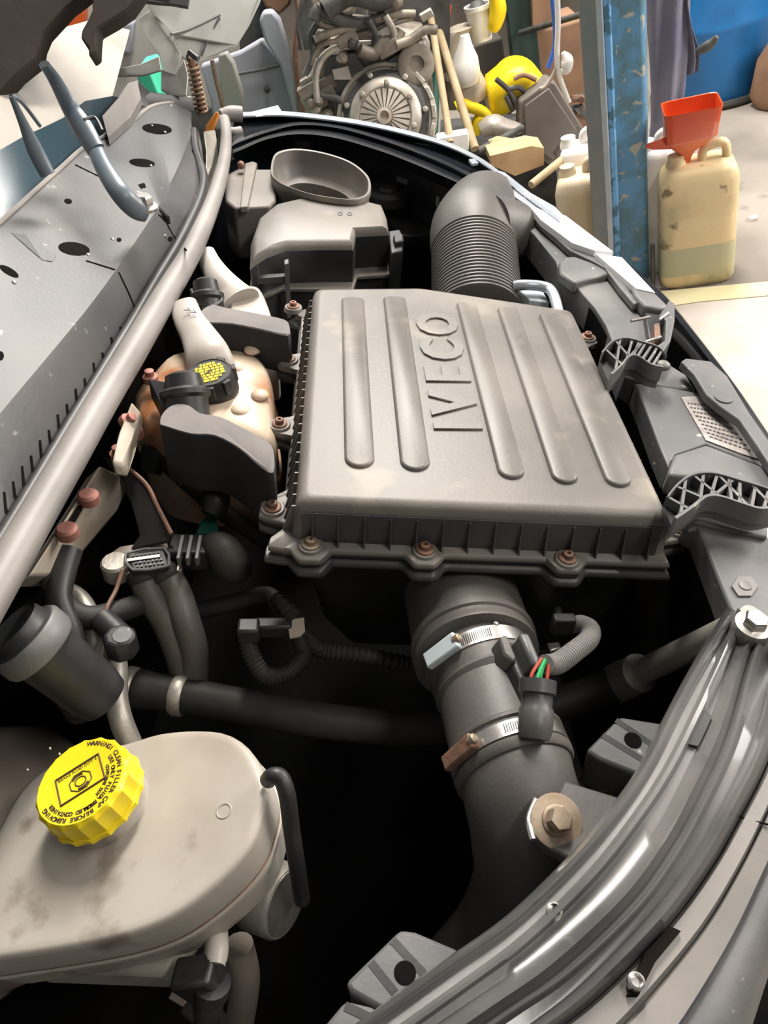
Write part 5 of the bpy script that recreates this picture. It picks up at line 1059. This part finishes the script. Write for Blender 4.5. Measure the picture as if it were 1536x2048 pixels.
# ------------------------------------------------------------------ engine with clutch
EY = 3.05
en = thing('engine', Ve((YY(720, 200, EY).x, EY+.2, 0)), 'complete dirty engine with silver clutch disc standing behind the far wing', 'engine')
def EB(quad, y, d, m, name, bev=.006): return part(name, yfloor(quad, y, d), m, en, bev=bev)
bl = B(); pblk = Yl([(612,250),(618,160),(640,110),(700,60),(860,80),(872,250)], EY+.06); bl.prism([Ve((p.x, p.y, p.z)) for p in pblk], V*.45); part('engine_block', bl, eng, en, bev=.01)
bl = B(); a = YY(620, 255, EY+.10); c = YY(870, 255, EY+.10); bl.prism([Ve((a.x, a.y, 0)), Ve((c.x, a.y, 0)), Ve((c.x, a.y+.4, 0)), Ve((a.x, a.y+.4, 0))], Z*(a.z)); part('engine_stand', bl, engd, en)
EB([(655,110),(715,105),(735,150),(720,210),(670,222),(650,180)], EY+.03, .1, engd, 'side_cover')
EB([(664,140),(696,132),(704,160),(668,160)], EY+.02, .05, engl, 'id_pad', .002)
cl_ = YY(772, 236, EY-.04); cax = nv(-V+Z*.45+X*-.05)
def CL(name, prof, m, seg=40): bl = B(); bl.lathe(cl_, cax, prof, seg); return part(name, bl, m, en)
kc = proj(cl_)[2]/1541
CL('flywheel_housing', [(100*kc, -.07), (102*kc, -.02), (99*kc, .0), (92*kc, .005), (90*kc, -.01)], engl, 56)
CL('flywheel', [(86*kc, -.03), (86*kc, .0), (74*kc, .012), (70*kc, .012)], engd, 56)
CL('pressure_plate', [(72*kc, .0), (72*kc, .02), (66*kc, .032), (54*kc, .036), (50*kc, .030), (10*kc, .022)], engl, 56)
e1 = cax.orthogonal().normalized(); e2 = cax.cross(e1)
for i in range(24):
    a = i*2*math.pi/24; d = e1*math.cos(a)+e2*math.sin(a); tn = cax.cross(d)
    bl = B(); bl.prism([cl_+cax*.034+d*50*kc-tn*.0085, cl_+cax*.034+d*50*kc+tn*.0085, cl_+cax*.046+d*16*kc+tn*.0025, cl_+cax*.046+d*16*kc-tn*.0025], cax*.003); part('diaphragm_finger', bl, engl, en, smooth=False)
for i in range(14):
    a = i*2*math.pi/14; d = e1*math.cos(a)+e2*math.sin(a)
    bl = B(); bl.lathe(cl_+d*(80 if i % 2 else 60)*kc+cax*(.012 if i % 2 else .034), cax, [(.010, 0), (.010, .01), (.006, .014)], 8); part('rim_bolt', bl, engl, en)
CL('release_bearing', [(15*kc, .03), (15*kc, .06), (9*kc, .062), (8*kc, .05)], cream)
for i in range(8):
    a = math.radians(25+i*20); d = e1*math.cos(a*1)+e2*math.sin(a*1); bl = B(); bl.box(cl_+d*96*kc+cax*.0, d*.008, cax.cross(d)*.022, cax*.012); part('housing_lug', bl, engl, en, bev=.003)
pl = YY(832, 130, EY+.02)
bl = B(); bl.lathe(pl, nv(-V+Z*.3), [(36*kc, -.03), (36*kc, .02), (30*kc, .026), (16*kc, .026), (14*kc, .016), (3*kc, .016)], 36); part('round_cover', bl, eng, en)
for pts, r, m_, nm in (
    ([(634,205),(632,150),(650,110),(690,92),(742,88)], .013, engl, 'coolant_pipe'),
    ([(628,80),(660,66),(720,50),(790,30),(830,28)], .013, eng, 'fuel_rail'),
    ([(622,130),(640,92),(700,75),(770,52),(826,36)], .008, eng, 'injector_pipe'),
    ([(628,40),(640,20),(690,44),(740,44),(770,30)], .022, engd, 'intake_runner'),
    ([(640,10),(632,30),(650,52),(700,58),(750,50)], .012, eng, 'intake_runner'),
    ([(604,100),(596,50),(604,0),(612,-40)], .008, engd, 'wiring_loom'),
    ([(610,150),(626,110),(622,70),(640,40)], .012, engd, 'wiring_loom'),
    ([(650,20),(700,-10),(760,0),(790,-20)], .035, engd, 'inlet_duct'),
    ([(720,100),(748,108),(764,84),(790,78),(800,60)], .022, eng, 'exhaust_stub'),
    ([(792,90),(820,80),(850,60),(872,60)], .016, eng, 'oil_pipe'),
    ([(736,40),(752,70),(748,96)], .012, engd, 'injector_pipe'),
    ([(770,30),(788,64),(780,90)], .012, engl, 'injector_pipe'),
    ([(700,240),(680,200),(640,190),(626,160)], .012, engd, 'wiring_loom')):
    bl = B(); bl.tube([YY(p[0], p[1], EY+.0+.01*i) for i, p in enumerate(pts)], r, 10, 5); part(nm, bl, m_, en)
for i in range(46):
    px, py = (rnd.uniform(612, 660), rnd.uniform(160, 238)) if i < 20 else (rnd.uniform(630, 860), rnd.uniform(-10, 120))
    c = YY(px, py, EY+rnd.uniform(.02, .08)); s = rnd.uniform(.012, .032)
    bl = B()
    if i % 3: bl.lathe(c, (rnd.uniform(-.6, .6), -1, rnd.uniform(-.2, .8)), [(s, -s), (s, s*.3), (s*.6, s*.6), (s*.5, s)], 10)
    else: bl.box(c, X*s*1.3+Z*s*.3, V*s, Z*s*.7-X*s*.2)
    part('engine_fitting', bl, (eng, engl, engd, cream)[rnd.randrange(4) if i >= 20 else rnd.randrange(2)], en, bev=.003)
bl = B(); bl.rings([[YY(x, y, EY+.35) for x, y in ((590,-80),(900,-80),(900,100),(590,100))], [YY(x, y, EY+.9) for x, y in ((590,-80),(900,-80),(900,100),(590,100))]]); solo('engine_crate', bl, engd, 'dark crate behind the engine reaching above the frame', 'crate')

# grey panels left of the engine
gp = thing('trim_panel', YY(500, 200, 3.5), 'lilac grey plastic trim panel with raised end, left of the engine', 'panel')
bl = yfloor([(400,132),(480,104),(524,78),(560,120),(592,228),(600,260),(430,260),(420,200)], 3.5, .05); part('panel_body', bl, bgrey, gp, bev=.01)
bl = yfloor([(518,40),(526,24),(544,22),(560,40),(572,80),(590,150),(600,240),(590,240),(560,130),(530,84)], 3.44, .06); part('panel_end', bl, bgrey, gp, bev=.01)
bl = B(); bl.tube([YY(p[0], p[1], 3.48) for p in ((474,148),(520,140),(566,130))], .006, 8); part('panel_crease', bl, engd, gp)
bl = B(); bl.ball(YY(534, 180, 3.49), .012, -V); part('panel_hole', bl, engd, gp)
bl = yfloor([(436,110),(452,104),(468,128),(486,190),(486,235),(452,240),(440,180)], 3.35, .05); solo('curved_trim', bl, bgrey2, 'olive grey curved trim strip leaning in front of the lilac panel', 'trim', bev=.008)
bl = B(); bl.tube([YY(p[0], p[1], 3.3) for p in ((424,120),(432,160),(446,215))], .008, 8); solo('thin_rod', bl, rust, 'thin rusty rod beside the olive grey trim', 'rod')
bl = yfloor([(478,70),(518,10),(530,-60),(560,-60),(556,40),(522,80),(480,100)], 3.7, .05); solo('dark_sheet', bl, engd, 'dark grey sheet behind the hinge and lilac panel', 'panel', bev=.004)
bl = B(); bl.tube([YY(p[0], p[1], 3.3) for p in ((588,-40),(596,30),(590,120),(604,232))], .010, 8); solo('engine_strap', bl, rust, 'brown strap hanging along the left side of the engine', 'strap')
bl = B(); bl.prism([YY(*p, 3.6) for p in ((510,-40),(590,-40),(580,10),(560,30),(530,14))], V*.2); solo('brown_crate', bl, cardb, 'brown crate at the top edge left of the engine', 'crate', bev=.01)
bl = B(); bl.prism([W(*p, .004) for p in ((500,224),(556,210),(566,226),(512,232))], -N*.003); solo('white_sheet', bl, whitep, 'white folded paper lying on the far wing, left of the engine', 'paper', bev=.002)
ov_ = thing('white_vehicle', Ve((YY(60, 0, 3.9).x, 4.0, 0)), 'bright white side of another vehicle beyond the windscreen', 'van')
a = YY(-300, -200, 3.9); c = YY(420, -200, 3.9)
bl = B(); bl.prism([Ve((a.x, 3.9, .25)), Ve((c.x, 3.9, .25)), Ve((c.x, 3.95, 1.2)), Ve((c.x, 4.1, 2.0)), Ve((a.x, 4.1, 2.0)), Ve((a.x, 3.9, 1.2))], V*.3); part('body_side', bl, mat('vehicle_white_paint', (.40, .385, .36), .5), ov_, bev=.03)
for x_ in (a.x+.5, c.x-.4):
    bl = B(); bl.lathe(Ve((x_, 3.87, .33)), V, [(.2, 0), (.33, .01), (.33, .2)], 28); part('wheel', bl, engd, ov_)
bl = B(); bl.prism(Yl([(120,-30),(168,-30),(170,40),(150,70),(128,60)], 3.88), V*.1); part('red_box', bl, redf, ov_, bev=.01, label='red box')  # separate red box in front of the vehicle, parented to it
bl = B(); bl.prism(Yl([(232,50),(268,44),(262,110),(240,104)], 3.88), V*.1); part('blue_sheet', bl, bgrey, ov_, bev=.01, label='pale blue sheet')  # loose blue sheet in front of the vehicle, parented to it
for l in ([(110,54),(190,100)], [(120,95),(210,140)]):
    bl = B(); bl.tube([YY(*p, 3.88) for p in l], .012, 8); part('body_crease', bl, bgrey, ov_)
floorbox('green_bin', 266, 300, 138, 3.0, .2, mat('mint_green_plastic', (.05,.5,.3), .5), 'mint green bin behind the scuttle end', 'bin')
bl = B(); bl.prism([G(1440,436)+Ve((math.cos(a)*.018, math.sin(a)*.012, 0)) for a in [i*math.pi/4 for i in range(8)]], Z*.008); 
solo('floor_scrap', B().prism([G(1498,438), G(1516,434), G(1514,442), G(1500,444)], Z*.012), whitep, 'small white scrap lying on the floor right of the cream can', 'scrap')
